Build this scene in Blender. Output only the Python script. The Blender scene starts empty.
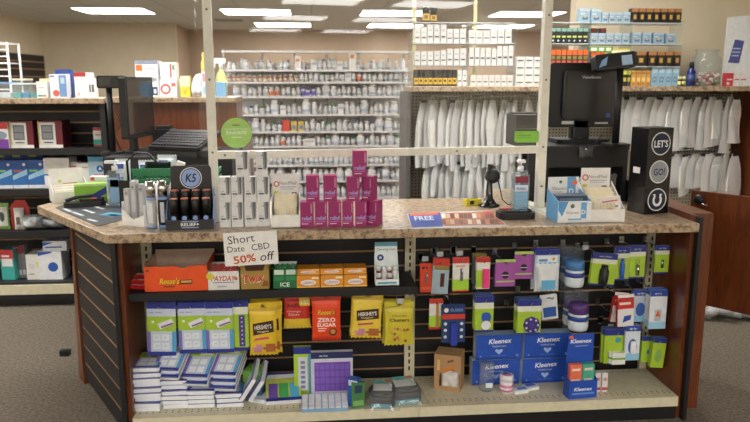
import bpy, math, random
from mathutils import Vector, Matrix
random.seed(7)
SC = bpy.context.scene
COL = SC.collection
R = math.radians
# ---------------------------------------------------------------- camera, world, exposure
F_PX, PITCH, YAW, EYE = 700.0, math.atan(130/700), R(5.0), 1.5
cd = bpy.data.cameras.new('camera'); cam = bpy.data.objects.new('camera', cd); COL.objects.link(cam)
cd.sensor_width = 36.0; cd.lens = F_PX/750*36.0; cd.clip_end = 80; cd.clip_start = 0.05
cam.location = (0, 0, EYE)
FW = Vector((math.sin(YAW)*math.cos(PITCH), math.cos(YAW)*math.cos(PITCH), -math.sin(PITCH)))
RT = Vector((math.cos(YAW), -math.sin(YAW), 0)); UP = RT.cross(FW)
cam.rotation_euler = Matrix((RT, UP, -FW)).transposed().to_euler()
cd.dof.use_dof = True; cd.dof.focus_distance = 3.25; cd.dof.aperture_fstop = 3.2
SC.camera = cam
w = bpy.data.worlds.new('world'); SC.world = w; w.use_nodes = True
w.node_tree.nodes['Background'].inputs[0].default_value = (1, 1, 1, 1)
w.node_tree.nodes['Background'].inputs[1].default_value = 0.0
SC.view_settings.view_transform = 'Standard'; SC.view_settings.look = 'None'
SC.view_settings.gamma = 1.0; SC.view_settings.use_curve_mapping = False
SC.view_settings.exposure = 0.0
LAMP = 14.5
SC.cycles.max_bounces = 8; SC.cycles.transparent_max_bounces = 24

def ray(px, py): return FW + RT*((px-375)/F_PX) + UP*((211-py)/F_PX)
def atY(px, py, Y):
    r = ray(px, py); return Vector((0, 0, EYE)) + r*(Y/r.y)
def atZ(px, py, z):
    r = ray(px, py); return Vector((0, 0, EYE)) + r*((z-EYE)/r.z)

# ---------------------------------------------------------------- materials
MATS = {}
def lin(h):
    h = h.lstrip('#'); o = []
    for i in (0, 2, 4):
        c = int(h[i:i+2], 16)/255; o.append(c/12.92 if c <= .04045 else ((c+.055)/1.055)**2.4)
    return o
def nm(key, rough=.5, metal=0, var=.06, scale=30, coat=0, alpha=1, trans=0):
    k = (key, rough, metal, coat, alpha, trans, var, scale)
    if k in MATS: return MATS[k]
    m = bpy.data.materials.new('surface_'+key.strip('#')); m.use_nodes = True
    nt = m.node_tree; b = nt.nodes['Principled BSDF']
    c = lin(key)
    n = nt.nodes.new('ShaderNodeTexNoise'); n.inputs['Scale'].default_value = scale; n.inputs['Detail'].default_value = 2
    tc = nt.nodes.new('ShaderNodeTexCoord'); nt.links.new(tc.outputs['Object'], n.inputs['Vector'])
    r = nt.nodes.new('ShaderNodeValToRGB')
    r.color_ramp.elements[0].position = .3; r.color_ramp.elements[1].position = .7
    r.color_ramp.elements[0].color = (*[x*(1-var) for x in c], 1)
    r.color_ramp.elements[1].color = (*[min(1, x*(1+var)) for x in c], 1)
    nt.links.new(n.outputs['Fac'], r.inputs[0]); nt.links.new(r.outputs[0], b.inputs['Base Color'])
    b.inputs['Roughness'].default_value = rough; b.inputs['Metallic'].default_value = metal
    b.inputs['Coat Weight'].default_value = coat; b.inputs['Alpha'].default_value = alpha
    b.inputs['Transmission Weight'].default_value = trans
    MATS[k] = m; return m
def clear(key, tint='#ffffff', haze=.06, rough=.03, ior=1.49):
    if key in MATS: return MATS[key]
    m = bpy.data.materials.new('surface_'+key); m.use_nodes = True; nt = m.node_tree
    for x in list(nt.nodes): nt.nodes.remove(x)
    out = nt.nodes.new('ShaderNodeOutputMaterial'); tr = nt.nodes.new('ShaderNodeBsdfTransparent')
    gl = nt.nodes.new('ShaderNodeBsdfGlossy'); df = nt.nodes.new('ShaderNodeBsdfDiffuse'); lw = nt.nodes.new('ShaderNodeLayerWeight'); pw = nt.nodes.new('ShaderNodeMath'); fr = nt.nodes.new('ShaderNodeMath')
    tr.inputs[0].default_value = (*lin(tint), 1); gl.inputs['Roughness'].default_value = rough; pw.operation = 'POWER'; pw.inputs[1].default_value = 4.0; fr.operation = 'MULTIPLY_ADD'; fr.inputs[1].default_value = .6; fr.inputs[2].default_value = .03; lw.inputs[0].default_value = .5
    nt.links.new(lw.outputs['Facing'], pw.inputs[0]); nt.links.new(pw.outputs[0], fr.inputs[0])
    df.inputs[0].default_value = (.93, .93, .93, 1)
    a = nt.nodes.new('ShaderNodeMixShader'); b = nt.nodes.new('ShaderNodeMixShader'); a.inputs[0].default_value = haze
    nt.links.new(tr.outputs[0], a.inputs[1]); nt.links.new(df.outputs[0], a.inputs[2])
    nt.links.new(fr.outputs[0], b.inputs[0]); nt.links.new(a.outputs[0], b.inputs[1]); nt.links.new(gl.outputs[0], b.inputs[2])
    nt.links.new(b.outputs[0], out.inputs[0]); MATS[key] = m; return m
def ramp_mat(key, stops, scale, rough=.4, stretch=(1, 1, 1), detail=6, coat=0, bump=0, dist=0, bscale=None):
    m = bpy.data.materials.new('surface_'+key); m.use_nodes = True; nt = m.node_tree; b = nt.nodes['Principled BSDF']
    tc = nt.nodes.new('ShaderNodeTexCoord'); mp = nt.nodes.new('ShaderNodeMapping'); mp.inputs['Scale'].default_value = stretch
    n = nt.nodes.new('ShaderNodeTexNoise'); n.inputs['Scale'].default_value = scale; n.inputs['Detail'].default_value = detail
    n.inputs['Roughness'].default_value = .65; n.inputs['Distortion'].default_value = dist
    nt.links.new(tc.outputs['Object'], mp.inputs[0]); nt.links.new(mp.outputs[0], n.inputs['Vector'])
    r = nt.nodes.new('ShaderNodeValToRGB')
    while len(r.color_ramp.elements) < len(stops): r.color_ramp.elements.new(.5)
    for e, (p, c) in zip(r.color_ramp.elements, stops): e.position = p; e.color = (*lin(c), 1)
    nt.links.new(n.outputs['Fac'], r.inputs[0]); nt.links.new(r.outputs[0], b.inputs['Base Color'])
    b.inputs['Roughness'].default_value = rough; b.inputs['Coat Weight'].default_value = coat
    if bump:
        n2 = nt.nodes.new('ShaderNodeTexNoise'); n2.inputs['Scale'].default_value = bscale or scale; n2.inputs['Detail'].default_value = 4
        nt.links.new(tc.outputs['Object'], n2.inputs['Vector'])
        bp = nt.nodes.new('ShaderNodeBump'); bp.inputs['Strength'].default_value = bump; bp.inputs['Distance'].default_value = .01
        nt.links.new(n2.outputs['Fac'], bp.inputs['Height']); nt.links.new(bp.outputs[0], b.inputs['Normal'])
    return m
GRANITE = ramp_mat('granite', [(.30, '#4d4038'), (.42, '#86705c'), (.5, '#ab9275'), (.58, '#bda98c'), (.7, '#8c847a')], 44, .32, detail=8, coat=.08, dist=.6)
WOOD = ramp_mat('cherry_wood', [(.3, '#4d2510'), (.5, '#673318'), (.7, '#7b4122')], 6, .35, stretch=(6, 6, .7), detail=5, coat=.2, dist=1.2)
CARPET = ramp_mat('carpet', [(.3, '#4c443b'), (.5, '#6f6558'), (.7, '#8b8071')], 70, .95, detail=8, bump=.6, bscale=260)
WALLM = ramp_mat('painted_wall', [(.3, '#d6c8ae'), (.7, '#dccfb5')], 3, .8)
WALLP = ramp_mat('tan_wall', [(.3, '#b49e88'), (.7, '#baa48e')], 3, .8)
def ceil_mat():
    m = bpy.data.materials.new('surface_ceiling_tiles'); m.use_nodes = True; nt = m.node_tree; b = nt.nodes['Principled BSDF']
    tc = nt.nodes.new('ShaderNodeTexCoord'); br = nt.nodes.new('ShaderNodeTexBrick')
    br.offset = 0; br.inputs['Scale'].default_value = 1; br.inputs['Brick Width'].default_value = 1.22; br.inputs['Row Height'].default_value = .61
    br.inputs['Mortar Size'].default_value = .012; br.inputs['Color1'].default_value = (*lin('#d3d2cc'), 1); br.inputs['Color2'].default_value = (*lin('#cfcec8'), 1)
    br.inputs['Mortar'].default_value = (*lin('#b3b2ac'), 1)
    nt.links.new(tc.outputs['Object'], br.inputs['Vector']); nt.links.new(br.outputs['Color'], b.inputs['Base Color']); b.inputs['Roughness'].default_value = .9
    return m
CEIL = ceil_mat()
BLK = nm('#131316', .5); BLKG = nm('#0f1012', .18, coat=.4); BLKM = nm('#1d1d21', .6)
CREAM = nm('#d6ceb2', .4); CREAMD = nm('#3a3833', .7); STEEL = nm('#b9bcc0', .25, 1); SLATB = nm('#151418', .5); GROOVE = nm('#a8835f', .6)
WPOST = nm('#ebe9dd', .35); WSHELF = nm('#d8dadc', .4); GREYM = nm('#a5a8ab', .4, .3)
ACR = clear('acrylic_sheet', haze=.010, rough=.02); RACK = clear('acrylic_rack', '#f4f8f8', .06); GLASS = clear('clear_plastic', '#eef4f6', .10, .06)
FILM = clear('plastic_film', '#f6f8f8', .09, .10)
def emit(col, s):
    m = bpy.data.materials.new('lamp_glow'); m.use_nodes = True; b = m.node_tree.nodes['Principled BSDF']
    b.inputs['Base Color'].default_value = (.9, .9, .9, 1); b.inputs['Emission Color'].default_value = (*col, 1); b.inputs['Emission Strength'].default_value = s
    return m
def M(x):
    return nm(x, .42) if isinstance(x, str) else x

# ---------------------------------------------------------------- mesh builder
TXT = {}
def text_geo(s, bold=False, slant=0):
    k = (s, bold, slant)
    if k in TXT: return TXT[k]
    c = bpy.data.curves.new('t', 'FONT'); c.body = s; c.resolution_u = 2; c.align_x = 'CENTER'; c.shear = slant
    if bold: c.offset = .022
    o = bpy.data.objects.new('t', c); COL.objects.link(o)
    me = bpy.data.meshes.new_from_object(o.evaluated_get(bpy.context.evaluated_depsgraph_get()))
    vs = [v.co.copy() for v in me.vertices]; fs = [tuple(p.vertices) for p in me.polygons]
    bpy.data.objects.remove(o); bpy.data.curves.remove(c); bpy.data.meshes.remove(me)
    if not vs: TXT[k] = ([], [], 1, 1); return TXT[k]
    x0 = min(v.x for v in vs); x1 = max(v.x for v in vs); y0 = min(v.y for v in vs); y1 = max(v.y for v in vs)
    for v in vs: v.x -= (x0+x1)/2; v.y -= (y0+y1)/2
    TXT[k] = (vs, fs, x1-x0, y1-y0); return TXT[k]
class MB:
    def __init__(s): s.v = []; s.f = []; s.mi = []; s.ms = []; s.sm = []; s.T = Matrix()
    def add(s, vs, fs, mat, smooth=False):
        mat = M(mat)
        if mat not in s.ms: s.ms.append(mat)
        i = s.ms.index(mat); n = len(s.v)
        s.v += [tuple(s.T @ Vector(v)) for v in vs]
        for f in fs: s.f.append(tuple(a+n for a in f)); s.mi.append(i); s.sm.append(smooth)
        return s
    def box(s, x0, y0, z0, x1, y1, z1, mat):
        if x0 > x1: x0, x1 = x1, x0
        if y0 > y1: y0, y1 = y1, y0
        if z0 > z1: z0, z1 = z1, z0
        return s.add([(x0,y0,z0),(x1,y0,z0),(x1,y1,z0),(x0,y1,z0),(x0,y0,z1),(x1,y0,z1),(x1,y1,z1),(x0,y1,z1)],
              [(0,3,2,1),(4,5,6,7),(0,1,5,4),(1,2,6,5),(2,3,7,6),(3,0,4,7)], mat)
    def rbox(s, x0, y0, z0, x1, y1, z1, mat, r=.01, axis='z', n=4):
        # box with rounded corners around an axis
        if axis == 'z': a0, a1, b0, b1, c0, c1 = x0, x1, y0, y1, z0, z1; g = lambda a, b, c: (a, b, c)
        elif axis == 'y': a0, a1, b0, b1, c0, c1 = x0, x1, z0, z1, y1, y0; g = lambda a, b, c: (a, c, b)
        else: a0, a1, b0, b1, c0, c1 = y0, y1, z0, z1, x0, x1; g = lambda a, b, c: (c, a, b)
        r = min(r, (a1-a0)/2*.98, (b1-b0)/2*.98); pts = []
        for cx, cy, t0 in ((a1-r, b1-r, 0), (a0+r, b1-r, 90), (a0+r, b0+r, 180), (a1-r, b0+r, 270)):
            for k in range(n+1):
                t = R(t0+90*k/n); pts.append((cx+r*math.cos(t), cy+r*math.sin(t)))
        N = len(pts); vs = [g(a, b, c0) for a, b in pts]+[g(a, b, c1) for a, b in pts]
        fs = [tuple(range(N-1, -1, -1)), tuple(range(N, 2*N))]+[(i, (i+1) % N, N+(i+1) % N, N+i) for i in range(N)]
        return s.add(vs, fs, mat)
    def quad(s, x0, z0, x1, z1, y, mat):
        return s.add([(x0,y,z0),(x1,y,z0),(x1,y,z1),(x0,y,z1)], [(0,1,2,3)], mat)
    def disc(s, x, z, y, r, mat, n=20, r2=None):
        if r2 is None:
            return s.add([(x+r*math.cos(2*math.pi*i/n), y, z+r*math.sin(2*math.pi*i/n)) for i in range(n)], [tuple(range(n))], mat)
        vs = [(x+q*math.cos(2*math.pi*i/n), y, z+q*math.sin(2*math.pi*i/n)) for q in (r, r2) for i in range(n)]
        return s.add(vs, [(i, (i+1) % n, n+(i+1) % n, n+i) for i in range(n)], mat)
    def prism(s, poly, z0, z1, mat):     # polygon in xy
        n = len(poly); vs = [(x, y, z0) for x, y in poly]+[(x, y, z1) for x, y in poly]
        return s.add(vs, [tuple(range(n-1, -1, -1)), tuple(range(n, 2*n))]+[(i, (i+1) % n, n+(i+1) % n, n+i) for i in range(n)], mat)
    def prismy(s, poly, y0, y1, mat):    # polygon in xz (ccw seen from the front)
        n = len(poly); vs = [(x, y0, z) for x, z in poly]+[(x, y1, z) for x, z in poly]
        return s.add(vs, [tuple(range(n)), tuple(range(2*n-1, n-1, -1))]+[(i, n+i, n+(i+1) % n, (i+1) % n) for i in range(n)], mat)
    def lathe(s, prof, mat, x=0, y=0, z=0, n=16, sy=1):
        vs = []; fs = []
        for r, h in prof:
            for i in range(n): t = 2*math.pi*i/n; vs.append((x+r*math.cos(t), y+r*sy*math.sin(t), z+h))
        for k in range(len(prof)-1):
            for i in range(n): fs.append((k*n+i, k*n+(i+1) % n, (k+1)*n+(i+1) % n, (k+1)*n+i))
        if prof[0][0] > 1e-4: fs.append(tuple(range(n-1, -1, -1)))
        if prof[-1][0] > 1e-4: fs.append(tuple((len(prof)-1)*n+i for i in range(n)))
        return s.add(vs, fs, mat, True)
    def cyl(s, x, y, z0, z1, r, mat, n=16): return s.lathe([(r, z0), (r, z1)], mat, x, y, 0, n)
    def tube(s, pts, r, mat, n=6):
        pts = [Vector(p) for p in pts]; vs = []; fs = []
        for i, p in enumerate(pts):
            d = (pts[min(i+1, len(pts)-1)]-pts[max(i-1, 0)]).normalized()
            a = d.cross(Vector((0, 0, 1)) if abs(d.z) < .9 else Vector((1, 0, 0))).normalized(); b = d.cross(a)
            for k in range(n): t = 2*math.pi*k/n; vs.append(p+a*r*math.cos(t)+b*r*math.sin(t))
        for i in range(len(pts)-1):
            for k in range(n): fs.append((i*n+k, i*n+(k+1) % n, (i+1)*n+(k+1) % n, (i+1)*n+k))
        fs += [tuple(range(n-1, -1, -1)), tuple((len(pts)-1)*n+k for k in range(n))]
        return s.add(vs, fs, mat, True)
    def text(s, t, x, z, y, w, mat, h=None, bold=False, rot=0, slant=0):   # faces -Y
        vs, fs, tw, th = text_geo(t, bold, slant)
        if not vs: return s
        k = w/tw; kz = k if h is None else h/th
        c, q = math.cos(rot), math.sin(rot)
        return s.add([(x+(v.x*k)*c-(v.y*kz)*q, y, z+(v.x*k)*q+(v.y*kz)*c) for v in vs], fs, mat)
    def pillow(s, w, h, d, mat, prints=(), nu=14, nv=16, y=0, seal=.06, flop=0):
        # a filled pouch standing in xz, base at z=0, front towards -Y
        cols = []
        def pick(u, v):
            c = mat
            for p in prints:
                if p[0] == 'r' and p[1] <= u <= p[3] and p[2] <= v <= p[4]: c = p[5]
                if p[0] == 'e' and ((u-p[1])/p[3])**2+((v-p[2])/p[4])**2 < 1: c = p[5]
            return c
        for side in (-1, 1):
            vs = []
            for j in range(nv+1):
                v = j/nv; e = max(0, min(1, min(v, 1-v)/seal-1)) if seal else 1
                bz = (1-(2*v-1)**4)*e**.5 if e > 0 else 0
                for i in range(nu+1):
                    u = i/nu; b = bz*(1-(2*u-1)**4)
                    wr = .10*d*math.sin(9*u+5*v+flop)*b
                    x = (u-.5)*w*(1-.05*bz*(1 if .1 < v < .9 else 0))
                    vs.append((x, y+side*(d/2*b+.0012)+wr, v*h+(.003*((i % 2)*2-1) if j in (0, nv) else 0)))
            for j in range(nv):
                for i in range(nu):
                    a = j*(nu+1)+i; q = (a, a+1, a+nu+2, a+nu+1)
                    s.add([vs[t] for t in q], [(0, 1, 2, 3) if side < 0 else (3, 2, 1, 0)], pick((i+.5)/nu, (j+.5)/nv) if side < 0 else mat, True)
        return s
    def build(s, name, parent=None, loc=(0, 0, 0), rz=0, rot=None, bevel=0):
        me = bpy.data.meshes.new(name); me.from_pydata([tuple(v) for v in s.v], [], s.f)
        for m in s.ms: me.materials.append(m)
        me.polygons.foreach_set('material_index', s.mi); me.polygons.foreach_set('use_smooth', s.sm); me.update()
        o = bpy.data.objects.new(name, me); COL.objects.link(o); o.location = loc
        o.rotation_euler = rot if rot else (0, 0, rz)
        if parent: o.parent = parent
        if bevel:
            b = o.modifiers.new('edge', 'BEVEL'); b.width = bevel; b.segments = 2; b.limit_method = 'ANGLE'
        return o
ONES = 'zeroth first second third fourth fifth sixth seventh eighth ninth tenth eleventh twelfth thirteenth fourteenth fifteenth sixteenth seventeenth eighteenth nineteenth'.split()
TENS = ['', '', 'twent', 'thirt', 'fort', 'fift', 'sixt', 'sevent', 'eight']
def nth(n):
    if n < 20: return ONES[n]
    return TENS[n//10]+('ieth' if n % 10 == 0 else 'y-'+ONES[n % 10])
def tag(o, label, cat=None, group=None, kind=None):
    if label: o['label'] = label
    if cat: o['category'] = cat
    if group: o['group'] = group
    if kind: o['kind'] = kind
    return o
def empty(name, label, cat, loc=(0, 0, 0), rz=0, group=None, rot=None):
    o = bpy.data.objects.new(name, None); COL.objects.link(o); o.location = loc; o.rotation_euler = rot if rot else (0, 0, rz); o.empty_display_size = .05
    return tag(o, label, cat, group)
def clone(o, loc, label=None, rz=None, parent=None):
    c = o.copy(); COL.objects.link(c); c.location = loc
    if rz is not None: c.rotation_euler = (0, 0, rz)
    if label: c['label'] = label
    if parent: c.parent = parent
    for ch in [k for k in bpy.data.objects if k.parent == o] if o.type == 'EMPTY' else []:
        clone(ch, ch.location.copy(), None, None, c)
    return c
def S(name, mb, bevel=0, loc=(0, 0, 0)): return tag(mb.build(name, loc=loc, bevel=bevel), None, kind='structure')

# prints on a front face of size w x h at local y
def prints(mb, w, h, y, ps, z0=0):
    e = .0007
    for i, p in enumerate(ps):
        yy = y-e*(1+i*.35); k = p[0]
        if k == 'r': mb.quad((p[1]-.5)*w, z0+p[2]*h, (p[3]-.5)*w, z0+p[4]*h, yy, p[5])
        elif k == 'd': mb.disc((p[1]-.5)*w, z0+p[2]*h, yy, p[3]*w, p[4])
        elif k == 'e': mb.add([((p[1]-.5+p[3]*math.cos(t/9*math.pi))*w, yy, z0+(p[2]+p[4]*math.sin(t/9*math.pi))*h) for t in range(18)], [tuple(range(18))], p[5])
        elif k == 'g': mb.disc((p[1]-.5)*w, z0+p[2]*h, yy, p[3]*w, p[4], r2=p[5]*w)
        elif k == 'p': mb.add([((u-.5)*w, yy, z0+v*h) for u, v in p[1]], [tuple(range(len(p[1])))], p[2])
        elif k == 't': mb.text(p[1], (p[2]-.5)*w, z0+p[3]*h, yy, p[4]*w, p[5], h=(p[6]*h if len(p) > 6 and p[6] else None), bold=(len(p) > 7 and p[7]), rot=(p[8] if len(p) > 8 else 0), slant=(p[9] if len(p) > 9 else 0))
def carton_mb(w, h, dep, base, ps=(), side=None, top=None, right=None):
    mb = MB(); mb.box(-w/2, -dep/2, 0, w/2, dep/2, h, base)
    e = .0006
    if side: 
        for x, s in ((-w/2-e, -1), (w/2+e, 1)):
            mb.add([(x,-dep/2,0),(x,dep/2,0),(x,dep/2,h),(x,-dep/2,h)], [(0,1,2,3) if s > 0 else (3,2,1,0)], side)
    if top: mb.add([(-w/2,-dep/2,h+e),(w/2,-dep/2,h+e),(w/2,dep/2,h+e),(-w/2,dep/2,h+e)], [(0,1,2,3)], top)
    prints(mb, w, h, -dep/2, ps); return mb
def dims(rect, Y=None, z0=None):
    x0, y0, x1, y1 = rect; cx = (x0+x1)/2
    if Y is None: Y = atZ(cx, y1, z0).y
    a, b = atY(x0, y1, Y), atY(x1, y1, Y); t = atY(cx, y0, Y); bt = atY(cx, y1, Y)
    return (a.x+b.x)/2, Y, (z0 if z0 is not None else bt.z), b.x-a.x, t.z-bt.z
def carton(name, label, cat, rect, dep, base, ps=(), z0=None, Y=None, rz=0, group=None, **kw):
    X, Y, z, w, h = dims(rect, Y, z0)
    mb = carton_mb(w, h, dep, base, ps, **kw)
    c, s = math.cos(rz), math.sin(rz)
    o = mb.build(name, loc=(X-s*dep/2, Y+c*dep/2, z), rz=rz)
    return tag(o, label, cat, group)
# ================================================================ the room
CZ = 2.72
S('floor', MB().box(-6.3, -14.2, -.1, 6.3, 18.2, 0, CARPET))
S('ceiling', MB().box(-6.3, -14.2, CZ, 6.3, 18.2, CZ+.1, CEIL))
S('wall_left', MB().box(-5.9, -14.2, 0, -5.75, 16.1, CZ, WALLM))
S('wall_back', MB().box(-5.75, 15.95, 0, -2.95, 16.1, CZ, WALLM))
S('wall_back_return', MB().box(-3.07, 16.1, 0, -2.95, 18.1, CZ, WALLP))
S('wall_back_pharmacy', MB().box(-2.95, 17.6, 0, 6.3, 17.75, CZ, WALLP))
S('wall_right', MB().box(2.02, 5.4, 0, 4.2, 5.52, CZ, WALLM))
S('wall_right_front', MB().box(4.08, -14.2, 0, 4.2, 5.4, CZ, WALLM))
S('wall_right_back', MB().box(6.15, 5.52, 0, 6.3, 17.6, CZ, WALLP))
S('wall_front', MB().box(-5.75, -14.2, 0, 4.08, -14.05, CZ, WALLM))
S('baseboard_left', MB().box(-5.75, -14.05, 0, -5.735, 15.95, .1, BLKM))
GLOW = emit((1, .985, .945), LAMP)
def troffer(x, y, label):
    o = empty('ceiling_light', label, 'ceiling light', (x, y, CZ), group='recessed ceiling light panels')
    fr = MB(); W = .62; D = .52
    for a, b, c, d in ((-W, -D, W, -D+.025), (-W, D-.025, W, D), (-W, -D+.025, -W+.025, D-.025), (W-.025, -D+.025, W, D-.025)):
        fr.box(a, b, -.012, c, d, 0, '#d8d8d4')
    fr.build('frame', o); MB().box(-W+.025, -D+.025, -.008, W-.025, D-.025, -.001, GLOW).build('diffuser', o)
    return o
ROWS = [(16.0, 'farthest row before the back wall'), (13.1, 'second farthest row'), (10.0, 'third row from the back wall'), (7.0, 'row above the pharmacy shelves'),
        (4.1, 'row above the sales counter'), (-1.5, 'first row over the shop floor'), (-5.0, 'second row over the shop floor'), (-8.0, 'third row over the shop floor'), (-11.5, 'row nearest the shop front')]
COLS = [(-5.0, 'leftmost'), (-3.45, 'second from the left'), (-.98, 'third from the left'), (1.5, 'fourth from the left'), (3.95, 'fifth from the left')]
t0 = None
for ry, rn in ROWS:
    for cx, cn in COLS:
        x = cx+(.35 if ry > 15 else 0)
        if cx > 3 and ry < 7: x = 3.3
        if ry > 15 and cx < -2: continue
        if 3 < ry < 5 and cx > 2: continue
        if ry > 12 and cx < -4: continue
        lb = 'recessed ceiling light panel, %s in %s' % (cn, rn)
        if t0 is None: t0 = troffer(x, ry, lb)
        else: clone(t0, (x, ry, CZ), lb)
def vent(x, y, lb):
    o = MB()
    for k in range(7): o.box(-.28, -.28+k*.085, -.012, .28, -.24+k*.085, 0, '#8d8d8b')
    o.box(-.3, -.3, -.004, .3, .3, 0, '#c4c4c0')
    tag(o.build('ceiling_vent', loc=(x, y, CZ)), lb, 'vent')
p = atZ(229, 20, CZ); vent(p.x, p.y, 'square slatted ceiling vent beside the second light from the left')

# dark slat boards on the far left wall, white wire rack
def slatboard(mb, x0, x1, y, z0, z1, pitch=.076, gap=.011, depth=.02):
    mb.box(x0, y, z0, x1, y+depth, z1, GROOVE)
    z = z1
    while z-pitch > z0-.02:
        mb.box(x0, y-.003, max(z0, z-pitch+gap), x1, y, z, SLATB); z -= pitch
    return mb
m = MB(); m.T = Matrix.Translation((-5.73, 0, 0)) @ Matrix.Rotation(R(90), 4, 'Z')
slatboard(m, 5.0, 15.9, 0, .2, 2.03, pitch=.15, gap=.02)
tag(m.build('slatwall_board'), 'long black slatted display board on the far left wall', 'display board')
rk = MB(); A = atY(-24, 60, 8.0); B = atY(8.5, 60, 8.0)
zt, zb = atY(5, 42, 8).z, 0
for x in (A.x, B.x): rk.tube([(x, 8.0, 0), (x, 8.0, zt)], .012, '#e4e4e4')
for x in (A.x, B.x): rk.tube([(x, 8.3, 0), (x, 8.3, zt)], .012, '#e4e4e4')
for k in range(19):
    z = zt-.01-k*.07; rk.tube([(A.x, 8.0, z), (B.x, 8.0, z)], .007, '#ededed')
    if k % 3 == 0: rk.tube([(B.x, 8.0, z), (B.x, 8.3, z), (A.x, 8.3, z)], .007, '#ededed')
tag(rk.build('wire_rack'), 'tall white wire rack at the far left edge', 'rack')

# ================================================================ left wall gondola (black shelves)
GY = 4.75; GX0, GX1 = -3.1, atY(103, 150, 4.75).x
gz = [1.07, .812, .50, .185]
zs = [atY(30, y, GY).z for y in (149, 189.5, 231.5, 281)]
g = empty('shelving_unit', 'black slatwall shelving unit with granite top at the left', 'shelving unit', (0, 0, 0))
slatboard(MB(), GX0, GX1, GY+.38, .1, 1.36).build('slat_back', g)
MB().box(GX1, GY-.02, 0, GX1+.035, GY+.42, 1.36, SLATB).build('end_panel', g)
m = MB(); m.box(GX0, GY-.04, 1.355, GX1+.04, GY+.44, 1.39, GRANITE); m.build('granite_top', g, bevel=.004)
for i, z in enumerate(zs[:3]):
    m = MB(); m.box(GX0, GY, z-.035, GX1, GY+.38, z, BLKM); m.box(GX0, GY-.012, z-.04, GX1, GY, z+.004, BLK); m.build('shelf', g)
m = MB(); m.box(GX0, GY-.03, zs[3]-.12, GX1, GY+.38, zs[3], BLKM); m.box(GX0, GY-.045, .09, GX1, GY-.03, .155, CREAM); m.build('base_deck', g)
MB().box(GX0, GY+.02, 0, GX1, GY+.36, .09, BLK).build('kick_plate', g)
# items on the gondola shelves
zA, zB, zC, zD = [z+.001 for z in zs]
carton('heating_pad_box', 'red and purple box with heating pad picture, leftmost on the top black shelf', 'box', (-14, 123, 9.5, 149), .1, '#e8e6ea',
       [('r', 0, .75, 1, 1, '#c33b3b'), ('r', .3, 0, 1, .35, '#7a3f9e'), ('e', .7, .5, .25, .16, '#8a97a3')], z0=zA, Y=GY+.05)
for k, (a, b, lb) in enumerate(((11, 35, 'maroon framed clock box, left of the two on the top black shelf'), (39, 64, 'maroon framed clock box, right of the two on the top black shelf'))):
    carton('clock_box', lb, 'box', (a, 121.5, b, 148.5), .13, '#6d1f2c', [('r', .05, .12, .72, .94, '#dcdcd8'), ('r', .14, .3, .62, .85, '#62656a'),
        ('r', .18, .6, .58, .8, '#888b8e'), ('r', .18, .35, .58, .55, '#888b8e'), ('r', 0, 0, 1, .12, '#eeeae6'), ('r', 0, .12, .05, 1, '#dfc070'), ('r', .2, .18, .6, .22, '#333333')], z0=zA, Y=GY+.06, rz=R(-6), side='#4a1722')
carton('remedy_box', 'small red white and teal box at the right end of the top black shelf', 'box', (94, 127, 104, 146), .05, '#eeeeee',
       [('r', 0, .85, 1, 1, '#b5323a'), ('r', 0, 0, 1, .1, '#b5323a'), ('r', 0, .1, 1, .38, '#3fae9c'), ('r', .2, .6, .8, .65, '#d06a6a')], z0=zA, Y=GY+.12)
for k, (a, b, lb) in enumerate(((-2, 13.5, 'leftmost of the three blue boxes'), (14, 29, 'middle of the three blue boxes'), (29.5, 45.5, 'rightmost of the three blue boxes'))):
    carton('incontinence_pad_box', lb+' on the second black shelf', 'box', (a, 161, b, 189), .12, '#2f6fb8',
        [('r', 0, .7, 1, 1, '#2a5aa8'), ('p', ((0, .3), (1, .5), (1, .7), (0, .45)), '#9fd0ee'), ('r', 0, 0, 1, .12, '#e2e8ee'),
         ('d', .8, .85, .1, '#dfe9f4'), ('r', .1, .6, .6, .66, '#8fd06a' if k != 1 else '#e0604a')], z0=zB, Y=GY+.05)
    carton('blue_carton', ('dark blue carton behind the '+lb), 'box', (a, 157.5, b, 189), .1, '#24428c', [('r', .1, .9, .6, .95, '#c9d64a')], z0=zB, Y=GY+.19)
carton('catheter_box', 'plain white box with blue and red stripes, second black shelf', 'box', (45.5, 159, 71, 189), .16, '#e6e4e1',
       [('r', 0, .1, 1, .42, '#f4f2f0'), ('p', ((0, .42), (.7, .42), (.3, .5), (0, .48)), '#3f88cc'), ('r', .55, .08, .95, .11, '#d05050'), ('r', .85, .44, .95, .5, '#e8604a')], z0=zB, Y=GY+.04)
carton('test_kit_box', 'slim white and pink box leaning behind the brochure tray', 'box', (70, 164, 80, 189), .06, '#e9dedd', [('p', ((0, .1), (.6, .5), (.9, .5), (.3, .1)), '#484850'), ('r', .1, .8, .8, .85, '#cf5560')], z0=zB, Y=GY+.08)
carton('white_carton', 'white box with a yellow spot beside the pink one on the second shelf', 'box', (78, 164, 91, 189), .08, '#efece8', [('d', .3, .55, .12, '#e6d94a'), ('r', .3, .8, .9, .85, '#aaaaaa')], z0=zB, Y=GY+.03)
carton('medical_supply_box', 'tall light blue box with round blue emblem at the right end of second shelf', 'box', (90, 158, 106, 189), .09, '#b9d8ec',
       [('r', 0, .85, 1, 1, '#57a7cf'), ('d', .72, .62, .22, '#2a5fae'), ('p', ((.62, .58), (.82, .58), (.72, .7)), '#ffffff'), ('r', .3, .38, .95, .44, '#d88a80')], z0=zB, Y=GY+.03)
def pouch(name, label, cat, rect, d, base, ps=(), z0=None, Y=None, rz=0, texts=(), group=None, rot=None):
    X, Y, z, w, h = dims(rect, Y, z0); m = MB(); m.pillow(w, h, d, base, ps, flop=random.random()*6)
    prints(m, w, h, -d/2-.002, texts); return tag(m.build(name, loc=(X, Y+d/2, z+(.004 if z0 else 0)), rz=rz, rot=rot), label, cat, group)
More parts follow.
